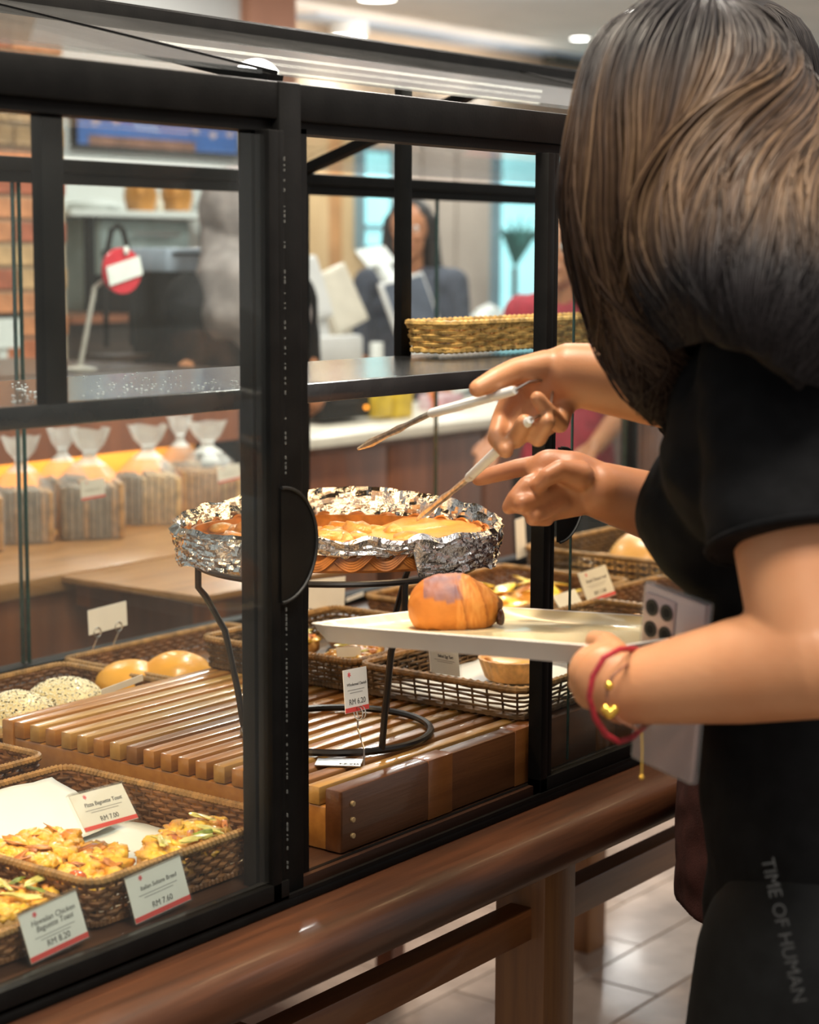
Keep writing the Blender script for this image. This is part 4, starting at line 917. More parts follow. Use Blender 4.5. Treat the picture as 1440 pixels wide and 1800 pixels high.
M['skinA'] = skin('skin_fair', (.52, .245, .118), (.47, .205, .092)); M['skinB'] = skin('skin_tan', (.44, .195, .095), (.39, .16, .075))
M['blackcloth'] = mat('black_cotton', (.0045, .0045, .0050), .85, var=.25, vscale=60, bump=.15, bscale=700, spec=.12)
M['blackpants'] = mat('black_trousers', (.0045, .0050, .0055), .8, var=.25, vscale=60, bump=.15, bscale=700, spec=.2)
M['maroon'] = mat('maroon_cloth', (.032, .010, .009), .85, var=.25, vscale=40, bump=.2, bscale=500, spec=.2)
M['eye'] = mat('eye_white', (.75, .73, .70), .2, var=.02); M['lips'] = mat('lips', (.45, .14, .12), .4, var=.1)
def P(px, py, D): return atD(px, py, D)
def chain(bm, pts, rad, fl=1.0, ax=None):
    for (a, b, ra, rb) in zip(pts, pts[1:], rad, rad[1:]): capsule(bm, a, ra, b, rb, fl, ax)
def head_prims(bm, c, d, up_, s=1.0):
    """c head centre, d facing"""
    d = V(d).normalized(); u = V(up_).normalized(); d = (d-u*d.dot(u)).normalized(); l = u.cross(d); R = Matrix((d, l, u)).transposed()
    ell(bm, c+u*.025*s, (.098*s, .076*s, .092*s), R); ell(bm, c+d*.030*s-u*.045*s, (.062*s, .058*s, .075*s), R)
    capsule(bm, c+d*.092*s+u*.008*s, .007*s, c+d*.107*s-u*.025*s, .012*s)                      # nose
    for t in (-1, 1):
        ell(bm, c+l*.077*s*t-u*.005*s-d*.008*s, (.016*s, .007*s, .030*s), R)                 # ears
        ell(bm, c+l*.034*s*t+d*.070*s-u*.022*s, (.022*s, .022*s, .018*s), R)                 # cheeks
        capsule(bm, c+l*.018*s*t+d*.089*s+u*.028*s, .007*s, c+l*.05*s*t+d*.072*s+u*.028*s, .006*s)   # brow
    capsule(bm, c+l*.018*s+d*.088*s-u*.058*s, .007*s, c-l*.018*s+d*.088*s-u*.058*s, .007*s); ell(bm, c+d*.074*s-u*.098*s, (.02*s, .022*s, .018*s), R)
    return R
def face_parts(c, d, up_, parent, s=1.0):
    d = V(d).normalized(); u = V(up_).normalized(); d = (d-u*d.dot(u)).normalized(); l = u.cross(d)
    for t in (-1, 1):
        b = MB(); b.ball(c+l*.031*t*s+d*.081*s+u*.008*s, .0115*s, 12, 8); b.build('eye', M['eye'], parent)
        b = MB(); b.ball(c+l*.031*t*s+d*.0885*s+u*.007*s, .0055*s, 10, 6); b.build('iris', M['gasket'], parent)
    b = MB(); capsule(b.b, c+l*.016*s+d*.0925*s-u*.058*s, .005*s, c-l*.016*s+d*.0925*s-u*.058*s, .005*s); b.build('mouth', M['lips'], parent)

# ---- woman in black with brown hair
dW = V((-.35, .937, 0)).normalized(); lW = V((-dW.y, dW.x, 0)); UZ = V((0, 0, 1))
CW = V((1.543, .749, 0))
def W(l, f, z): return CW+lW*l+dW*f+UZ*z
hcW = P(1212, 258, 1.70); hdW = (dW+UZ*-.55+lW*.1).normalized(); huW = (UZ+dW*.45).normalized()
shL, elL, wrL = P(1352, 682, 1.535), P(1428, 1158, 1.47), P(1100, 1212, 1.525)
shR, elR, wrR = W(-.165, .03, 1.345), P(1225, 688, 1.80), P(1003, 657, 1.80)
def torso_prims(bm, g=0.0):
    capsule(bm, W(.10, .02, 1.34), .052+g, W(-.10, .02, 1.34), .052+g)
    capsule(bm, W(0, -.005, 1.27), .120+g, W(0, -.012, 1.10), .102+g, .72, dW)
    capsule(bm, W(0, -.012, 1.10), .102+g, W(0, -.055, .93), .130+g, .74, dW)
    for t in (-1, 1): ell(bm, W(.066*t, .042, 1.245), (.060+g, .055+g, .060+g))
    capsule(bm, W(0, -.055, .93), .13+g, W(0, -.065, .86), .145+g, .74, dW)
woman = empty('person', (CW.x, CW.y, 0), 0, 'woman in a black t-shirt with long brown hair holding a tray and tongs', 'person')
def sub(o): o.matrix_parent_inverse = Matrix.Translation(-V(o.parent.location)) if o.parent else Matrix(); return o
def hand_left(bm):
    capsule(bm, wrL, .026, P(1068, 1192, 1.525), .027, .62, fwd); capsule(bm, P(1085, 1205, 1.525), .026, P(1050, 1182, 1.535), .024, .75, fwd)
    mc = [(1050, 1160, 1.555), (1042, 1182, 1.545), (1042, 1204, 1.535), (1050, 1224, 1.527)]
    for i, (x, y, D) in enumerate(mc):
        r = (.0095, .0098, .0092, .0082)[i]
        pts = [P(x+10, y+2, D), P(x-14, y+5, D+.012), P(x-24, y-2, D+.04), P(x-12, y-16+i*-3, D+.075)]
        chain(bm, pts, [r*1.15, r*1.08, r, r*.88])
    chain(bm, [P(1092, 1192, 1.525), P(1082, 1152, 1.532), P(1066, 1133, 1.55), P(1046, 1126, 1.575)], [.017, .0125, .0105, .0085])
def hand_right(bm):
    capsule(bm, wrR, .028, P(968, 668, 1.80), .028, .7, fwd); capsule(bm, P(975, 672, 1.805), .030, P(925, 690, 1.81), .024, .5, fwd); capsule(bm, P(985, 690, 1.80), .022, P(955, 730, 1.80), .02, .6, fwd)
    chain(bm, [P(960, 648, 1.795), P(908, 652, 1.785), P(870, 668, 1.772), P(840, 683, 1.765)], [.018, .0125, .0108, .0085])
    chain(bm, [P(902, 694, 1.81), P(882, 736, 1.815), P(873, 770, 1.795), P(889, 792, 1.768)], [.0105, .0095, .0088, .0076])
    chain(bm, [P(925, 712, 1.812), P(910, 764, 1.805), P(908, 772, 1.775), P(922, 742, 1.752)], [.0105, .0093, .0088, .0078])
    chain(bm, [P(958, 726, 1.808), P(946, 768, 1.80), P(946, 770, 1.768), P(962, 742, 1.75)], [.0102, .0090, .0085, .0076])
    chain(bm, [P(992, 714, 1.795), P(984, 746, 1.778), P(962, 722, 1.758), P(945, 700, 1.752)], [.0100, .0086, .0080, .0070])
def bodyW(bm):
    torso_prims(bm); head_prims(bm, hcW, hdW, huW, .93); capsule(bm, W(0, .0, 1.33), .054, hcW-hdW*.02-huW*.07, .052)
    capsule(bm, shL, .050, elL, .044); capsule(bm, elL, .046, (elL*.6+wrL*.4), .041); capsule(bm, (elL*.6+wrL*.4), .041, wrL, .028)
    hand_left(bm)
    capsule(bm, shR, .048, elR, .040); capsule(bm, elR, .041, (elR*.6+wrR*.4), .037); capsule(bm, (elR*.6+wrR*.4), .037, wrR, .029)
    hand_right(bm)
    for t in (-1, 1):
        hp, kn, an = W(.085*t, -.055, .86), W(.09*t, -.02, .47), W(.09*t, -.03, .08)
        capsule(bm, hp, .085, kn, .055); capsule(bm, kn, .055, an, .036); capsule(bm, an-UZ*.02, .032, an+dW*.14-UZ*.045, .026)
sub(fuse('body', bodyW, .0025, 3, M['skinA'], woman)); 
def wr_shirt(co, n):
    s = .0035*noise.noise(V((co.x*9, co.y*9, co.z*22)))+.0025*noise.noise(V((co.x*30+co.z*16, co.y*30, co.z*30)))
    return s
def shirtW(bm):
    torso_prims(bm, .014); ax = (elL-shL).normalized(); e = shL+ax*.130
    capsule(bm, shL+UZ*.008, .060, e, .068, flat1=True); capsule(bm, W(.12, -.0, 1.30), .085, shL, .062)
    axr = (elR-shR).normalized(); capsule(bm, shR, .060, shR+axr*.10, .06, flat1=True)
    capsule(bm, W(0, -.06, .93), .146, W(0, -.068, .845), .162, .74, dW, flat1=True)
sub(fuse('black_shirt', shirtW, .0045, 5, M['blackcloth'], woman, wr_shirt))
ax = (elL-shL).normalized(); e = shL+ax*.127; q1 = ax.orthogonal().normalized(); q2 = ax.cross(q1)
b = MB(); b.tube([e+(q1*cos(t)+q2*sin(t))*.0672 for t in [2*pi*i/40 for i in range(40)]], .0028, 6, True); sub(b.build('sleeve_hem', M['blackcloth'], woman))
def pantsW(bm):
    capsule(bm, W(0, -.06, .93), .136, W(0, -.065, .84), .150, .74, dW)
    for t in (-1, 1):
        hp, kn, an = W(.085*t, -.055, .86), W(.095*t, -.01, .47), W(.10*t, -.02, .06)
        capsule(bm, hp, .105, kn, .098); capsule(bm, kn, .098, an, .105, flat1=True)
sub(fuse('black_trousers', pantsW, .006, 6, M['blackpants'], woman, lambda co, n: .005*noise.noise(V((co.x*8, co.y*8, co.z*5)))))
M['print'] = mat('faded_print', (.013, .013, .013), .8, var=.3, vscale=60)
t0, t1 = atD(1338, 1510, 1.482), atD(1404, 1800, 1.43)
tx = text('TIME OF HUMAN', .0145, M['print'], woman, (0, 0, 0), 'leg_lettering', align='LEFT', depth=.0006)
xd = (t1-t0).normalized(); zd = (-fwd).copy(); zd = (zd-xd*zd.dot(xd)).normalized(); yd = zd.cross(xd); mm_ = Matrix((xd, yd, zd)).transposed().to_4x4(); mm_.translation = t0; tx.matrix_world = mm_
for v in (tx,): sub(v) if False else None
face_parts(hcW, hdW, huW, woman, .93)
for t in (-1, 1):
    an = W(.09*t, -.03, .08); b = MB(); capsule(b.b, an-UZ*.045-dW*.03, .036, an+dW*.17-UZ*.052, .030, .75, UZ); b.build('shoe', M['blackpants'], woman)
for o in kids(woman):
    if o.name.split('.')[0] in ('eye', 'iris', 'mouth', 'shoe'): sub(o)
# hair: a solid volume with combed locks on it
M['hair'] = mat('brown_hair', (1, 1, 1), .48, attr='col', var=.25, vscale=70, spec=.2)
M['hairdark'] = mat('hair_under', (.012, .010, .010), .7, var=.3, vscale=40, spec=.1)
G = {'edge': ([(1175, 75, 1.69), (1100, 125, 1.672), (1050, 230, 1.662), (1026, 340, 1.66), (1040, 460, 1.662), (1074, 555, 1.668), (1098, 612, 1.67)], [.03, .038, .036, .032, .028, .018, .006]),  # guides: image points with depth, root to tip, and thickness
 'front': ([(1178, 75, 1.69), (1122, 140, 1.665), (1086, 240, 1.65), (1068, 350, 1.65), (1080, 470, 1.655), (1105, 570, 1.665), (1122, 625, 1.67)], [.03, .045, .045, .040, .036, .024, .008]),
 'mid': ([(1200, 45, 1.69), (1160, 150, 1.625), (1135, 300, 1.60), (1130, 430, 1.60), (1140, 560, 1.605), (1152, 660, 1.61), (1168, 745, 1.615)], [.03, .06, .062, .056, .042, .032, .010]),
 'mid2': ([(1230, 45, 1.69), (1225, 160, 1.60), (1210, 310, 1.575), (1200, 440, 1.575), (1190, 560, 1.585), (1180, 640, 1.60)], [.03, .06, .062, .056, .036, .014]),
 'back': ([(1255, 50, 1.70), (1290, 160, 1.63), (1300, 300, 1.565), (1300, 430, 1.50), (1300, 540, 1.45), (1285, 610, 1.435)], [.03, .058, .066, .062, .042, .008]),
 'back2': ([(1260, 55, 1.72), (1292, 180, 1.66), (1358, 335, 1.59), (1405, 470, 1.49), (1400, 580, 1.44), (1405, 680, 1.42)], [.03, .05, .066, .066, .045, .008]),
 'far': ([(1262, 60, 1.74), (1308, 200, 1.72), (1388, 335, 1.67), (1480, 470, 1.58), (1490, 600, 1.52), (1490, 690, 1.49)], [.03, .045, .06, .068, .048, .010]),
 'off': ([(1200, 60, 1.76), (1180, 200, 1.78), (1200, 360, 1.78), (1230, 480, 1.76), (1250, 560, 1.74)], [.03, .05, .05, .045, .03])}
GP = {k: [P(*q) for q in v[0]] for k, v in G.items()}
def hairvol(bm):
    R = Matrix((hdW, huW.cross(hdW).normalized(), huW)).transposed()
    ell(bm, hcW+huW*.018-hdW*.010, (.099, .078, .098), R)
    for k, v in G.items():
        r = v[1]
        for a, b_, ra, rb in zip(GP[k], GP[k][1:], r, r[1:]): capsule(bm, a, ra*.82, b_, rb*.82)
hv = sub(fuse('hair', hairvol, .006, 10, M['hairdark'], woman))
def cat(C, x):
    x = max(0, min(len(C)-1.0001, x)); i = int(x); f = x-i; p0, p1, p2, p3 = C[max(i-1, 0)], C[i], C[i+1], C[min(i+2, len(C)-1)]
    return .5*((2*p1)+(p2-p0)*f+(2*p0-5*p1+4*p2-p3)*f*f+(3*p1-p0-3*p2+p3)*f**3)
def locks(root_name, m, parent, guides, radii, nst, seed, colfn, rad=(.0008, .0018), wave=.006, N_=30, side=1, thick=(.80, 1.06)):
    """hair combed over the sheet spanned by neighbouring guides, lifted by each guide's own thickness"""
    rg = random.Random(seed); b = MB(); tint = []; ng = len(guides)
    R_ = [[cat([V((r, 0, 0)) for r in radii[g]], (len(radii[g])-1)*i/(N_-1)).x for i in range(N_)] for g in range(ng)]
    S_ = [[cat(guides[g], (len(guides[g])-1)*i/(N_-1)) for i in range(N_)] for g in range(ng)]
    def sh(t, i): return cat([S_[g][i] for g in range(ng)], t)
    def rr(t, i): g = min(int(t), ng-2); f = t-g; return R_[g][i]*(1-f)+R_[g+1][i]*f
    for s in range(nst):
        t = rg.uniform(-.0, ng-1.001); k = rg.uniform(*thick); r0 = rg.uniform(*rad); i0 = rg.randrange(0, max(1, N_//4)); i1 = N_-rg.randrange(0, max(1, N_//9)); ph = noise.noise(V((t*3.1, 2, 1)))*7; dr = rg.gauss(0, .10); pts = []
        for i in range(i0, i1):
            u = i/(N_-1); kf = 1 if t < 2.2 else .4; tt = t+kf*(dr*u+.20*u*u*sin(ph+u*8.5)*wave/.006+.05*sin(u*6+s*.7)); tt = max(0, min(ng-1.001, tt))
            p = sh(tt, i); du = (sh(tt, min(i+1, N_-1))-sh(tt, max(i-1, 0))); dt = sh(min(tt+.05, ng-1.0005), i)-sh(max(tt-.05, 0), i); n = du.cross(dt)
            n = n.normalized()*side if n.length > 1e-9 else -fwd
            cl = 1+.10*noise.noise(V((tt*5, u*2.2, seed)))
            e = 1 if 0.35 < tt < ng-1.35 else .75
            q = p+n*rr(tt, i)*k*cl*e
            if tt < .5: q += (p-sh(.6, i)).normalized()*rr(0, i)*(.5-tt)*.5
            pts.append(q)
        m_ = len(pts)
        if m_ < 6: continue
        w_ = [r0*min(1, .35+i/5)*(1 if i < m_*.65 else max(.10, (m_-i)/(m_*.35))) for i in range(m_)]
        n0 = len(b.b.verts); b.tube(pts, w_, 4, cap=False); tint.append((n0, m_, rg.random(), t, i0/(N_-1), i1/(N_-1)))
    me = b.mesh(root_name, True, 180); ca = me.color_attributes.new('col', 'FLOAT_COLOR', 'POINT')
    for n0, m_, rnd, t, ua, ub in tint:
        for i in range(m_):
            c = colfn(ua+(ub-ua)*i/(m_-1), rnd, t)
            for j in range(4): ca.data[n0+i*4+j].color = (*c, 1)
    o = link(root_name, me, m, parent); o['kind'] = 'stuff'; return o
def colW(u, rnd, t):
    st = .5+.5*noise.noise(V((t*4.2, u*1.2, 3)))+.35*noise.noise(V((t*11, u*2, 8)))
    lo, mid, hi = (.022, .013, .010), (.080, .045, .026), (.22, .135, .074)
    x = st*.8+(rnd-.5)*.5+.10
    if .75 < t < 2.0 and u > .32: x -= .75*min(1, (u-.32)*5)*(1-abs(t-1.4)/.7)
    c = mixc(lo, mid, x*2) if x < .5 else mixc(mid, hi, (x-.5)*1.8)
    c = mixc((.018, .015, .016), c, (u-.21-.06*noise.noise(V((t*3, 0, 1))))*8)
    d = (u-(.66 if t > 2.6 else .74)+.05*noise.noise(V((t*6, 1, 1))))*7
    return mixc(c, (.017, .014, .015) if t > 2.6 else (.035, .021, .015), d)
GK = ['edge', 'front', 'mid', 'mid2', 'back', 'back2', 'far']
sub(locks('hair_locks', M['hair'], woman, [GP[k] for k in GK], [G[k][1] for k in GK], 4200, 4, colW))
sub(locks('loose_hair', M['hair'], woman, [GP[k] for k in GK], [G[k][1] for k in GK], 420, 21, colW, (.0006, .0012), .017, 34, 1, (.92, 1.22)))
wisp = {'w': [P(1235, 40, 1.70), P(1262, 12, 1.70), P(1300, 14, 1.70), P(1330, 40, 1.71)]}

# ---- phone, bracelets of the woman
ph = empty('phone', (0, 0, 0), 0, 'pale lilac phone in a clear case held behind the tray', 'phone')
TL, TR, BL = P(1129, 1020, 1.620), P(1222, 1054, 1.572), P(1120, 1300, 1.648)
xp = TR-TL; pw = .076; xp.normalize(); yp = TL-BL; yp -= xp*yp.dot(xp); yp.normalize(); zp = xp.cross(yp); mph = Matrix((xp, yp, zp)).transposed().to_4x4(); mph.translation = TL; ph.matrix_world = mph
M['lilac'] = mat('lilac_metal', (.46, .34, .34), .3, .5, var=.06, vscale=30); M['clear'] = glass_mat('clear_case', (.90, .90, .90), .8, 1.45, .08, dirt=.12)
b = MB(); b.box(.002, pw-.002, -.158, -.002, -.009, -.001, .003); b.build('phone_body', M['lilac'], ph)
b = MB(); b.box(0, pw, -.16, 0, -.011, .0, .004); b.build('clear_case', M['clear'], ph)
b = MB(); b.box(.006, .042, -.050, -.008, -.002, .0012, .002); b.build('camera_plate', mat('camera_plate', (.33, .25, .26), .3, .4, var=.05), ph)
for i in range(2):
    for j in range(2):
        b = MB(); b.lathe([(.0072, 0), (.0072, .0008), (.0064, .0010), (.0060, .0004), (0, .0004)], (.0155+.0175*i, -.0195-.019*j, .0012), 20); l = b.build('lens', M['gasket'], ph)
        b = MB(); b.lathe([(.0042, .0006), (0, .0006)], (.0155+.0175*i, -.0195-.019*j, .0012), 16); b.build('lens_glass', mat('lens_glass', (.006, .006, .009), .4, var=.1, spec=.1), ph)
b = MB(); b.tube([P(1137, 1150, 1.545), P(1118, 1141, 1.52), P(1090, 1141, 1.495), P(1062, 1156, 1.48), P(1042, 1190, 1.478), P(1036, 1225, 1.48), P(1046, 1262, 1.485), P(1066, 1292, 1.50), P(1088, 1304, 1.52), P(1112, 1296, 1.545), P(1140, 1270, 1.575), P(1152, 1220, 1.585), P(1150, 1175, 1.57)], .0024, 8, True)
for e_ in b.b.edges: pass
cord = b.build('red_cord_bracelet', mat('red_cord', (.33, .012, .022), .5, var=.3, vscale=300, bump=.3, bscale=600)); tag(cord, 'loose red cord bracelet hanging on the wrist under the phone', 'bracelet')
br = empty('charm_bracelet', (0, 0, 0), 0, 'thin brown bracelet with a small gold heart on the tray hand', 'bracelet')
loop = [(1130, 1160, 1.545), (1098, 1170, 1.49), (1076, 1190, 1.478), (1067, 1218, 1.475), (1071, 1248, 1.478), (1090, 1268, 1.485), (1120, 1282, 1.505), (1146, 1272, 1.545), (1155, 1225, 1.565), (1150, 1180, 1.565)]
b = MB(); b.tube([P(*q) for q in loop], .0013, 6, True); b.build('thread', mat('brown_thread', (.22, .09, .05), .5, var=.3, vscale=200), br)
M['gold'] = mat('gold', (.85, .52, .09), .25, 1, var=.05)
q = P(1072, 1253, 1.474); b = MB(); b.ball(q+V((0, 0, .0)), .0050, 14, 10); b.ball(q+right*-.003+UZ*.0025, .0042, 12, 8); b.ball(q+right*.003+UZ*.0025, .0042, 12, 8); b.build('heart_charm', M['gold'], br)
b = MB(); b.ball(P(1071, 1205, 1.474), .0035, 10, 8); b.build('bead', M['gold'], br)
b = MB(); b.tube([P(1128, 1288, 1.515), P(1129, 1320, 1.515), P(1128, 1362, 1.515)], .0006, 4); b.ball(P(1128, 1366, 1.515), .0022, 8, 6); b.build('chain_drop', M['gold'], br)

# ---- tongs
tg = empty('tongs', (0, 0, 0), 0, 'white handled metal serving tongs reaching into the pie', 'tongs')
M['handle'] = mat('white_handle', (.74, .73, .70), .35, var=.04, vscale=60)
def seg(a, b_, n=6): return [a+(b_-a)*i/n for i in range(n+1)]
u0, u1, u2 = P(906, 686, 1.752), P(756, 727, 1.86), P(630, 789, 1.98)
l0, l1, l2 = P(932, 738, 1.742), P(822, 842, 1.88), P(733, 914, 2.06)
for (a, b_, c) in ((u0, u1, u2), (l0, l1, l2)):
    b = MB(); b.tube([a, a+(b_-a)*.03, a+(b_-a)*.5, b_-(b_-a)*.03, b_], [.0036, .0046, .0048, .0046, .0034], 10); b.build('handle', M['handle'], tg)
    dr = (c-b_); b = MB(); b.tube([b_-dr*.08, b_+dr*.12, b_+dr*.3, b_+dr*.42, b_+dr*.55, b_+dr*.8, c], [.0030, .0032, .0028, .0042, .0032, .0046, .0016], 8); b.build('tip', M['steel'] if False else mat('tong_metal', (.66, .62, .54), .3, .85, var=.25, vscale=120), tg)
b = MB(); b.tube([u0, P(930, 672, 1.77), P(958, 668, 1.785), P(972, 685, 1.785), P(968, 712, 1.775), P(950, 730, 1.755), l0], .0016, 6); b.build('spring', M['steel'], tg)

# ---- tray and croissant
A_, B_, D_ = P(534, 1098, 1.80), P(712, 1058, 2.02), P(1078, 1140, 1.545)
xt = (D_-A_); Lt = xt.length; xt.normalize(); yt = B_-A_; yt -= xt*yt.dot(xt); Wt = yt.length; yt.normalize(); zt_ = xt.cross(yt)
if zt_.z < 0: zt_ = -zt_
mt = Matrix((xt, yt, xt.cross(yt))).transposed().to_4x4(); mt.translation = A_
trayo = empty('serving_tray', (0, 0, 0), 0, 'white rimmed pale wood pattern serving tray carrying the croissant', 'tray'); trayo.matrix_world = mt
flipz = 1 if xt.cross(yt).z > 0 else -1
M['trayin'] = mat('tray_wood_print', (.80, .69, .42), .22, col2=(.74, .60, .33), vscale=5, stretch=(1, 16, 1), coat=.5); M['traywhite'] = mat('tray_white', (.66, .62, .57), .35, var=.03, vscale=20, coat=.2)
def rr2(w0, d0, r, z, n=40): return [p+V((Lt/2, Wt/2, z)) for p, nn in rrect(w0, d0, r, n)]
b = MB(); lay = [(Lt-.024, Wt-.024, .012, -.0165), (Lt-.004, Wt-.004, .016, -.001), (Lt, Wt, .017, .0008), (Lt-.003, Wt-.003, .016, .0016), (Lt-.008, Wt-.008, .014, .0004), (Lt-.030, Wt-.030, .014, -.0085)]
rings = [[b.b.verts.new(p) for p in rr2(a, c, r, z*flipz)] for a, c, r, z in lay]
for R1, R2 in zip(rings, rings[1:]):
    for j in range(40): b.b.faces.new((R1[j], R1[(j+1) % 40], R2[(j+1) % 40], R2[j]))
b.b.faces.new(rings[0][::-1]); b.build('tray_rim', M['traywhite'], trayo, ang=50)
b = MB(); r1 = [[b.b.verts.new(p) for p in rr2(a, c, r, z*flipz)] for a, c, r, z in ((Lt-.008, Wt-.008, .02, .0007), (Lt-.031, Wt-.031, .014, -.0080))]
for j in range(40): b.b.faces.new((r1[0][j], r1[0][(j+1) % 40], r1[1][(j+1) % 40], r1[1][j]))
b.b.faces.new(r1[1]); b.build('tray_floor', M['trayin'], trayo, ang=50)
cr = empty('croissant', (0, 0, 0), 0, 'glazed chocolate croissant with a purple icing stripe on the tray', 'croissant')
pc = atD(802, 1122, 1.82); s_ = trayo.matrix_world.inverted() @ pc
un = (xt.cross(yt)*flipz).normalized(); xc = (right-un*right.dot(un)).normalized(); ycr = un.cross(xc)
mc_ = Matrix((xc, ycr, un)).transposed().to_4x4(); ctr = trayo.matrix_world @ V((s_.x, min(max(s_.y, .05), Wt-.06), -.0078*flipz)); mc_.translation = ctr; cr.matrix_world = mc_
HL = .045
b = MB()
def cro(u, v):
    x = -1+2*v; a = 2*pi*u; env = max(0, 1-abs(x)**(4.2 if x < 0 else 2.6))**.5
    fr_ = ((x*2.1+.5*sin(a)*.6+.3*cos(a)+5) % 1)
    ridge = (.05*fr_**.5 if x > .0 else .012*fr_)
    r = env*(.92+ridge)+.03; yy = cos(a)*.035*r; hz = cat([V((q, 0, 0)) for q in (.62, .86, .97, 1.0, 1.0, .93, .78, .58, .40)], v*8).x; zz = sin(a)*.031*(r if r < .5 else .5+(r-.5))*(hz if sin(a) > 0 else 1)
    if x > .35: zz *= 1-.12*(x-.35); yy *= 1
    zz = max(zz, -.0215)
    p = V((x*HL, yy+.006*x*x, zz+.0215)); return p*(1+.02*noise.noise(p*70))+V((0, 0, .0012*noise.noise(p*160)))
b.grid(cro, 64, 80, True); bmesh.ops.holes_fill(b.b, edges=b.b.edges[:], sides=80)
def crc(co, n):
    x = co.x/HL; t = co.z/.052
    c = mixc((.56, .20, .03), (.42, .12, .018), t+.3*nz(co, 60)); c = mixc(c, (.66, .30, .07), (.5+nz((co.x*8, co.y*2, co.z*2), 60))*.6 if x > .0 else 0)
    ic = (1 if (-.66 < x < .10+.25*nz(co, 50)) and t > .42+.30*nz(co, 45, 2) else 0)*(.75+.5*nz(co, 80, 5))
    c = mixc(c, (.19, .105, .115), ic); 
    ph_ = ((x*2.1+.3*(co.z-.0215)/.031+.3*co.y/.035+5) % 1)
    if x > .0: c = mixc(c, (.30, .085, .015), max(0, 1-ph_*4)*.8)
    if x > .88: c = mixc(c, (.10, .035, .015), .8)
    return c
colored(b, 'pastry', M['pastry'], cr, crc)
b = MB(); blob(b, (HL*.93, -.012, .003), .004, .010, .009, 2, .4, 2, -.6, 3); b.build('chocolate_filling', mat('chocolate', (.05, .018, .01), .35, var=.3, vscale=90), cr)

# ---- second person, behind the woman
dB = V((-.598, .801, 0)).normalized(); lB = V((-dB.y, dB.x, 0)); CB = P(1376, 1300, 2.265); CB.z = 0
def BB(l, f, z): return CB+lB*l+dB*f+UZ*z
pB = empty('person', (CB.x, CB.y, 0), 0, 'person with black hair and maroon clothes pointing a finger, hidden behind the woman in black', 'person')
hcB = P(1268, 172, 2.2); shB, elB, wrB = BB(.165, .04, 1.40), P(1275, 930, 2.02), P(1056, 862, 1.885)
def handB(bm):
    capsule(bm, wrB, .027, P(1005, 846, 1.88), .030, .6, fwd); capsule(bm, P(1010, 840, 1.88), .026, P(968, 832, 1.88), .024, .6, fwd); capsule(bm, P(1010, 866, 1.88), .024, P(972, 880, 1.875), .020, .6, fwd)
    chain(bm, [P(966, 815, 1.885), P(910, 823, 1.89), P(868, 834, 1.895), P(842, 842, 1.90)], [.0110, .0094, .0086, .0075])
    chain(bm, [P(966, 838, 1.875), P(926, 853, 1.858), P(906, 875, 1.854), P(895, 892, 1.858)], [.0105, .0090, .0084, .0074])
    chain(bm, [P(978, 862, 1.870), P(918, 886, 1.846), P(914, 890, 1.862), P(944, 894, 1.872)], [.0105, .0086, .0080, .0072])
    chain(bm, [P(988, 884, 1.868), P(940, 908, 1.850), P(936, 912, 1.862), P(962, 914, 1.870)], [.0095, .0078, .0072, .0066])
    chain(bm, [P(1018, 836, 1.862), P(985, 826, 1.850), P(962, 838, 1.846), P(948, 852, 1.848)], [.015, .0105, .0092, .0078])
def torsoB(bm, g=0):
    capsule(bm, BB(.11, .03, 1.39), .055+g, BB(-.11, .03, 1.39), .055+g); capsule(bm, BB(0, .03, 1.30), .13+g, BB(0, 0, 1.10), .112+g, .75, dB); capsule(bm, BB(0, 0, 1.10), .112+g, BB(0, 0, .92), .135+g, .8, dB)
def bodyB(bm):
    torsoB(bm); head_prims(bm, hcB, dB+UZ*-.2, UZ, .92); capsule(bm, BB(0, .04, 1.38), .056, hcB-UZ*.07-dB*.015, .050)
    capsule(bm, shB, .045, elB, .040); capsule(bm, elB, .041, elB*.6+wrB*.4, .038); capsule(bm, elB*.6+wrB*.4, .038, wrB, .028); handB(bm)
    sr, er = BB(-.165, .02, 1.40), BB(-.21, -.05, 1.12); wr_ = BB(-.20, -.05, .88); capsule(bm, sr, .045, er, .04); capsule(bm, er, .04, wr_, .027); capsule(bm, wr_, .027, wr_+dB*.05-UZ*.06, .024, .5, lB)
    for k in range(4):
        f0 = wr_+dB*.05-UZ*.06+lB*(.018*(1.5-k)*.6)+dB*(.012*(1.5-k)); chain(bm, [f0, f0+dB*.01-UZ*.04, f0-UZ*.065], [.0095, .0088, .0075])
    chain(bm, [wr_+dB*.03, wr_+dB*.065-UZ*.02, wr_+dB*.08-UZ*.055], [.013, .0105, .0085])
    for t in (-1, 1):
        hp, kn, an = BB(.085*t, -.02, .86), BB(.09*t, 0, .47), BB(.09*t, -.03, .08); capsule(bm, hp, .085, kn, .055); capsule(bm, kn, .055, an, .036); capsule(bm, an-UZ*.02, .032, an+dB*.14-UZ*.045, .026)
sub(fuse('body', bodyB, .0025, 3, M['skinB'], pB))
def coatB(bm):
    torsoB(bm, .016); capsule(bm, shB, .056, shB+(elB-shB)*.62, .056, flat1=True); sr, er = BB(-.165, .02, 1.40), BB(-.21, -.05, 1.12); capsule(bm, sr, .056, er, .054, flat1=True)
    capsule(bm, BB(0, 0, .95), .15, BB(0, 0, .70), .152, .80, dB, flat1=True)
sub(fuse('maroon_tunic', coatB, .006, 5, M['maroon'], pB, wr_shirt))
def trB(bm):
    for t in (-1, 1): capsule(bm, BB(.085*t, -.02, .80), .095, BB(.09*t, 0, .47), .07); capsule(bm, BB(.09*t, 0, .47), .07, BB(.09*t, -.03, .07), .065, flat1=True)
sub(fuse('dark_trousers', trB, .008, 4, M['blackpants'], pB))
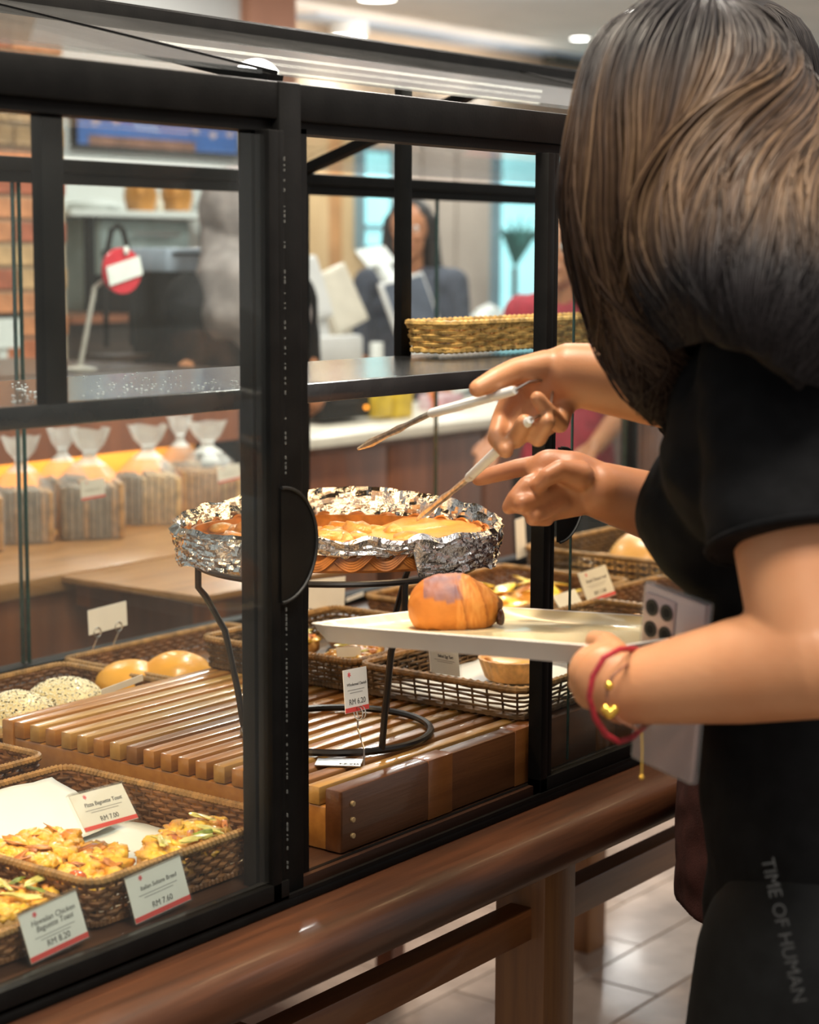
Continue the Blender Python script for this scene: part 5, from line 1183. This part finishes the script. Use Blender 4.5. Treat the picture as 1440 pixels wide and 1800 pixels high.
face_parts(hcB, dB+UZ*-.2, UZ, pB, .92)
for o in kids(pB):
    if o.name.split('.')[0] in ('eye', 'iris', 'mouth'): sub(o)
for t in (-1, 1):
    an = BB(.09*t, -.03, .08); b = MB(); capsule(b.b, an-UZ*.045-dB*.03, .036, an+dB*.17-UZ*.052, .030, .75, UZ); sub(b.build('shoe', M['blackpants'], pB))
lBx = lB
GB = {'a': [hcB+UZ*.10, hcB+lB*.055+UZ*.078, hcB+lB*.078+UZ*.02, hcB+lB*.076-UZ*.05], 'b': [hcB+UZ*.10, hcB-dB*.065+lB*.045+UZ*.075, hcB-dB*.09+lB*.045, hcB-dB*.09+lB*.04-UZ*.08], 'c': [hcB+UZ*.10, hcB-dB*.07+UZ*.075, hcB-dB*.106, hcB-dB*.10-UZ*.09], 'd': [hcB+UZ*.10, hcB-dB*.065-lB*.045+UZ*.075, hcB-dB*.085-lB*.05, hcB-dB*.085-lB*.05-UZ*.08], 'e': [hcB+UZ*.10, hcB+dB*.05+lB*.03+UZ*.09, hcB+dB*.10+lB*.04+UZ*.06, hcB+dB*.105+lB*.06+UZ*.03]}
def hvB(bm):
    R = Matrix((dB, lB, UZ)).transposed(); ell(bm, hcB+UZ*.030-dB*.012, (.098, .081, .086), R); ell(bm, hcB-dB*.045-UZ*.02, (.066, .078, .09), R)
hb = sub(fuse('hair', hvB, .006, 6, mat('black_hair', (.010, .009, .010), .5, var=.3, vscale=40), pB))
GBL = [GB[k] for k in ('e', 'a', 'b', 'c', 'd')]
sub(locks('hair_locks', M['hair'], pB, GBL, [[.012]*4]*5, 420, 9, lambda u, r, t: (.013+.012*r, .011+.010*r, .012+.009*r), (.0008, .0016), .002, 16, 1))
b = MB(); rg = random.Random(12)
for i in range(9):
    a = P(1235+rg.uniform(-15, 40), 40, 1.71); c = P(1285+rg.uniform(-25, 40), 12+rg.uniform(-6, 12), 1.72); e_ = P(1330+rg.uniform(-30, 40), 45+rg.uniform(-12, 22), 1.73)
    b.tube([(a*(1-t)**2+c*2*t*(1-t)+e_*t*t) for t in [k/12 for k in range(13)]], [.0006]*13, 4)
sub(b.build('stray_hair', M['hairdark'], woman))['kind'] = 'stuff'

# ---- three people behind the case
def person(px, py_top, D, facing, label, skinm, shirt, trousers, hairm, long_hair, arm=None, height=None, extra=None):
    tp = P(px, py_top, D); H_ = height or tp.z; s = H_/1.68; d = V((*facing, 0)).normalized(); l = V((-d.y, d.x, 0)); c0 = V((tp.x, tp.y, 0))
    def Q(a, f, z): return c0+l*a*s+d*f*s+UZ*z*s
    o = empty('person', c0, 0, label, 'person'); hc = Q(0, .03, 1.565)
    arms = arm or [(Q(.165, 0, 1.37), Q(.20, -.02, 1.10), Q(.17, .16, .98)), (Q(-.165, 0, 1.37), Q(-.20, -.02, 1.10), Q(-.17, .16, .98))]
    def tor(bm, g=0): capsule(bm, Q(.11, 0, 1.37), (.05+g)*s, Q(-.11, 0, 1.37), (.05+g)*s); capsule(bm, Q(0, 0, 1.28), (.125+g)*s, Q(0, 0, 1.08), (.108+g)*s, .75, d); capsule(bm, Q(0, 0, 1.08), (.108+g)*s, Q(0, 0, .88), (.145+g)*s, .8, d)
    def bd(bm):
        tor(bm); head_prims(bm, hc, d, UZ, s); capsule(bm, Q(0, 0, 1.37), .053*s, hc-UZ*.07*s, .05*s)
        for a, e, w_ in arms:
            capsule(bm, a, .045*s, e, .038*s); capsule(bm, e, .039*s, w_, .027*s); dd = (w_-e).normalized(); sd = dd.cross(UZ).normalized(); capsule(bm, w_, .025*s, w_+dd*.06*s, .026*s, .5, UZ)
            for k in range(4): f0 = w_+dd*.06*s+sd*(.018*(k-1.5)*s); chain(bm, [f0, f0+dd*.04*s, f0+dd*.065*s-UZ*.02*s], [.010*s, .009*s, .0075*s])
            chain(bm, [w_+sd*.02*s, w_+dd*.04*s+sd*.045*s, w_+dd*.07*s+sd*.05*s], [.013*s, .011*s, .009*s])
        for t in (-1, 1): capsule(bm, Q(.085*t, 0, .86), .085*s, Q(.09*t, 0, .47), .055*s); capsule(bm, Q(.09*t, 0, .47), .055*s, Q(.09*t, -.03, .08), .036*s); capsule(bm, Q(.09*t, -.03, .055), .034*s, Q(.09*t, .12, .04), .026*s)
    sub(fuse('body', bd, .006, 3, skinm, o))
    def st(bm):
        tor(bm, .016)
        for a, e, w_ in arms: capsule(bm, a, .058*s, e+(w_-e)*.12, .052*s, flat1=True)
    sub(fuse('shirt', st, .009, 4, shirt, o, wr_shirt))
    def tr(bm):
        capsule(bm, Q(0, 0, .92), .14*s, Q(0, 0, .84), .15*s, .8, d)
        for t in (-1, 1): capsule(bm, Q(.085*t, 0, .84), .098*s, Q(.09*t, 0, .47), .075*s); capsule(bm, Q(.09*t, 0, .47), .075*s, Q(.09*t, -.03, .07), .068*s, flat1=True)
    sub(fuse('trousers', tr, .01, 4, trousers, o)); face_parts(hc, d, UZ, o, s)
    for q in kids(o):
        if q.name.split('.')[0] in ('eye', 'iris', 'mouth'): sub(q)
    def hr(bm):
        R = Matrix((d, l, UZ)).transposed(); ell(bm, hc+UZ*.04*s-d*.018*s, (.10*s, .088*s, .09*s), R); ell(bm, hc-d*.05*s-UZ*.015*s, (.06*s, .078*s, .085*s), R)
        if long_hair:
            for t in (-1, 1): capsule(bm, hc+l*.07*s*t-d*.02*s+UZ*.03*s, .035*s, hc+l*.10*s*t-d*.04*s-UZ*.24*s, .036*s)
            capsule(bm, hc-d*.07*s, .07*s, hc-d*.085*s-UZ*.26*s, .07*s)
    if hairm: sub(fuse('hair', hr, .008, 5, hairm, o, lambda co, n: .004*noise.noise(V((co.x*60, co.y*60, co.z*12)))))
    if extra: extra(o, Q, hc, d, l, s)
    return o
HB = mat('black_hair_far', (.016, .013, .012), .5, var=.3, vscale=40)
navy = mat('navy_shirt', (.055, .065, .09), .8, var=.2, vscale=30); red = mat('red_shirt', (.28, .015, .03), .8, var=.2, vscale=30); bluegrey = mat('blue_grey_trousers', (.20, .23, .26), .8, var=.15, vscale=20)
ds = (-.55, -.83)
person(722, 352, 7.3, (-.85, -.5), 'person in a navy top with long black hair standing behind the tills', M['skinB'], navy, bluegrey, HB, True)
person(1004, 372, 5.6, (-.9, -.1), 'person in a red shirt facing left by the bright window', M['skinB'], red, M['blackpants'], HB, False)
M['scarf'] = mat('mauve_scarf', (.21, .18, .175), .8, var=.2, vscale=20, bump=.2, bscale=80)
def hijab(o, Q, hc, d, l, s):
    def f(bm):
        R = Matrix((d, l, UZ)).transposed(); ell(bm, hc+UZ*.02*s-d*.012*s, (.112*s, .098*s, .118*s), R); capsule(bm, hc-UZ*.06*s-d*.01*s, .098*s, Q(0, -.01, 1.38), .14*s, .85, d)
        capsule(bm, Q(.06, -.05, 1.40), .10*s, Q(.09, -.06, 1.33), .07*s); capsule(bm, Q(-.06, -.05, 1.40), .10*s, Q(-.09, -.06, 1.33), .07*s); capsule(bm, Q(0, -.07, 1.36), .11*s, Q(0, -.08, 1.30), .09*s)
    sub(fuse('head_scarf', f, .008, 5, M['scarf'], o, lambda co, n: .006*noise.noise(V((co.x*25, co.y*25, co.z*10)))))
person(424, 305, 4.85, (.25, .95), 'person in a mauve head scarf and dark clothes, mostly behind the black post', M['skinB'], M['blackcloth'], M['blackpants'], None, False, extra=hijab)
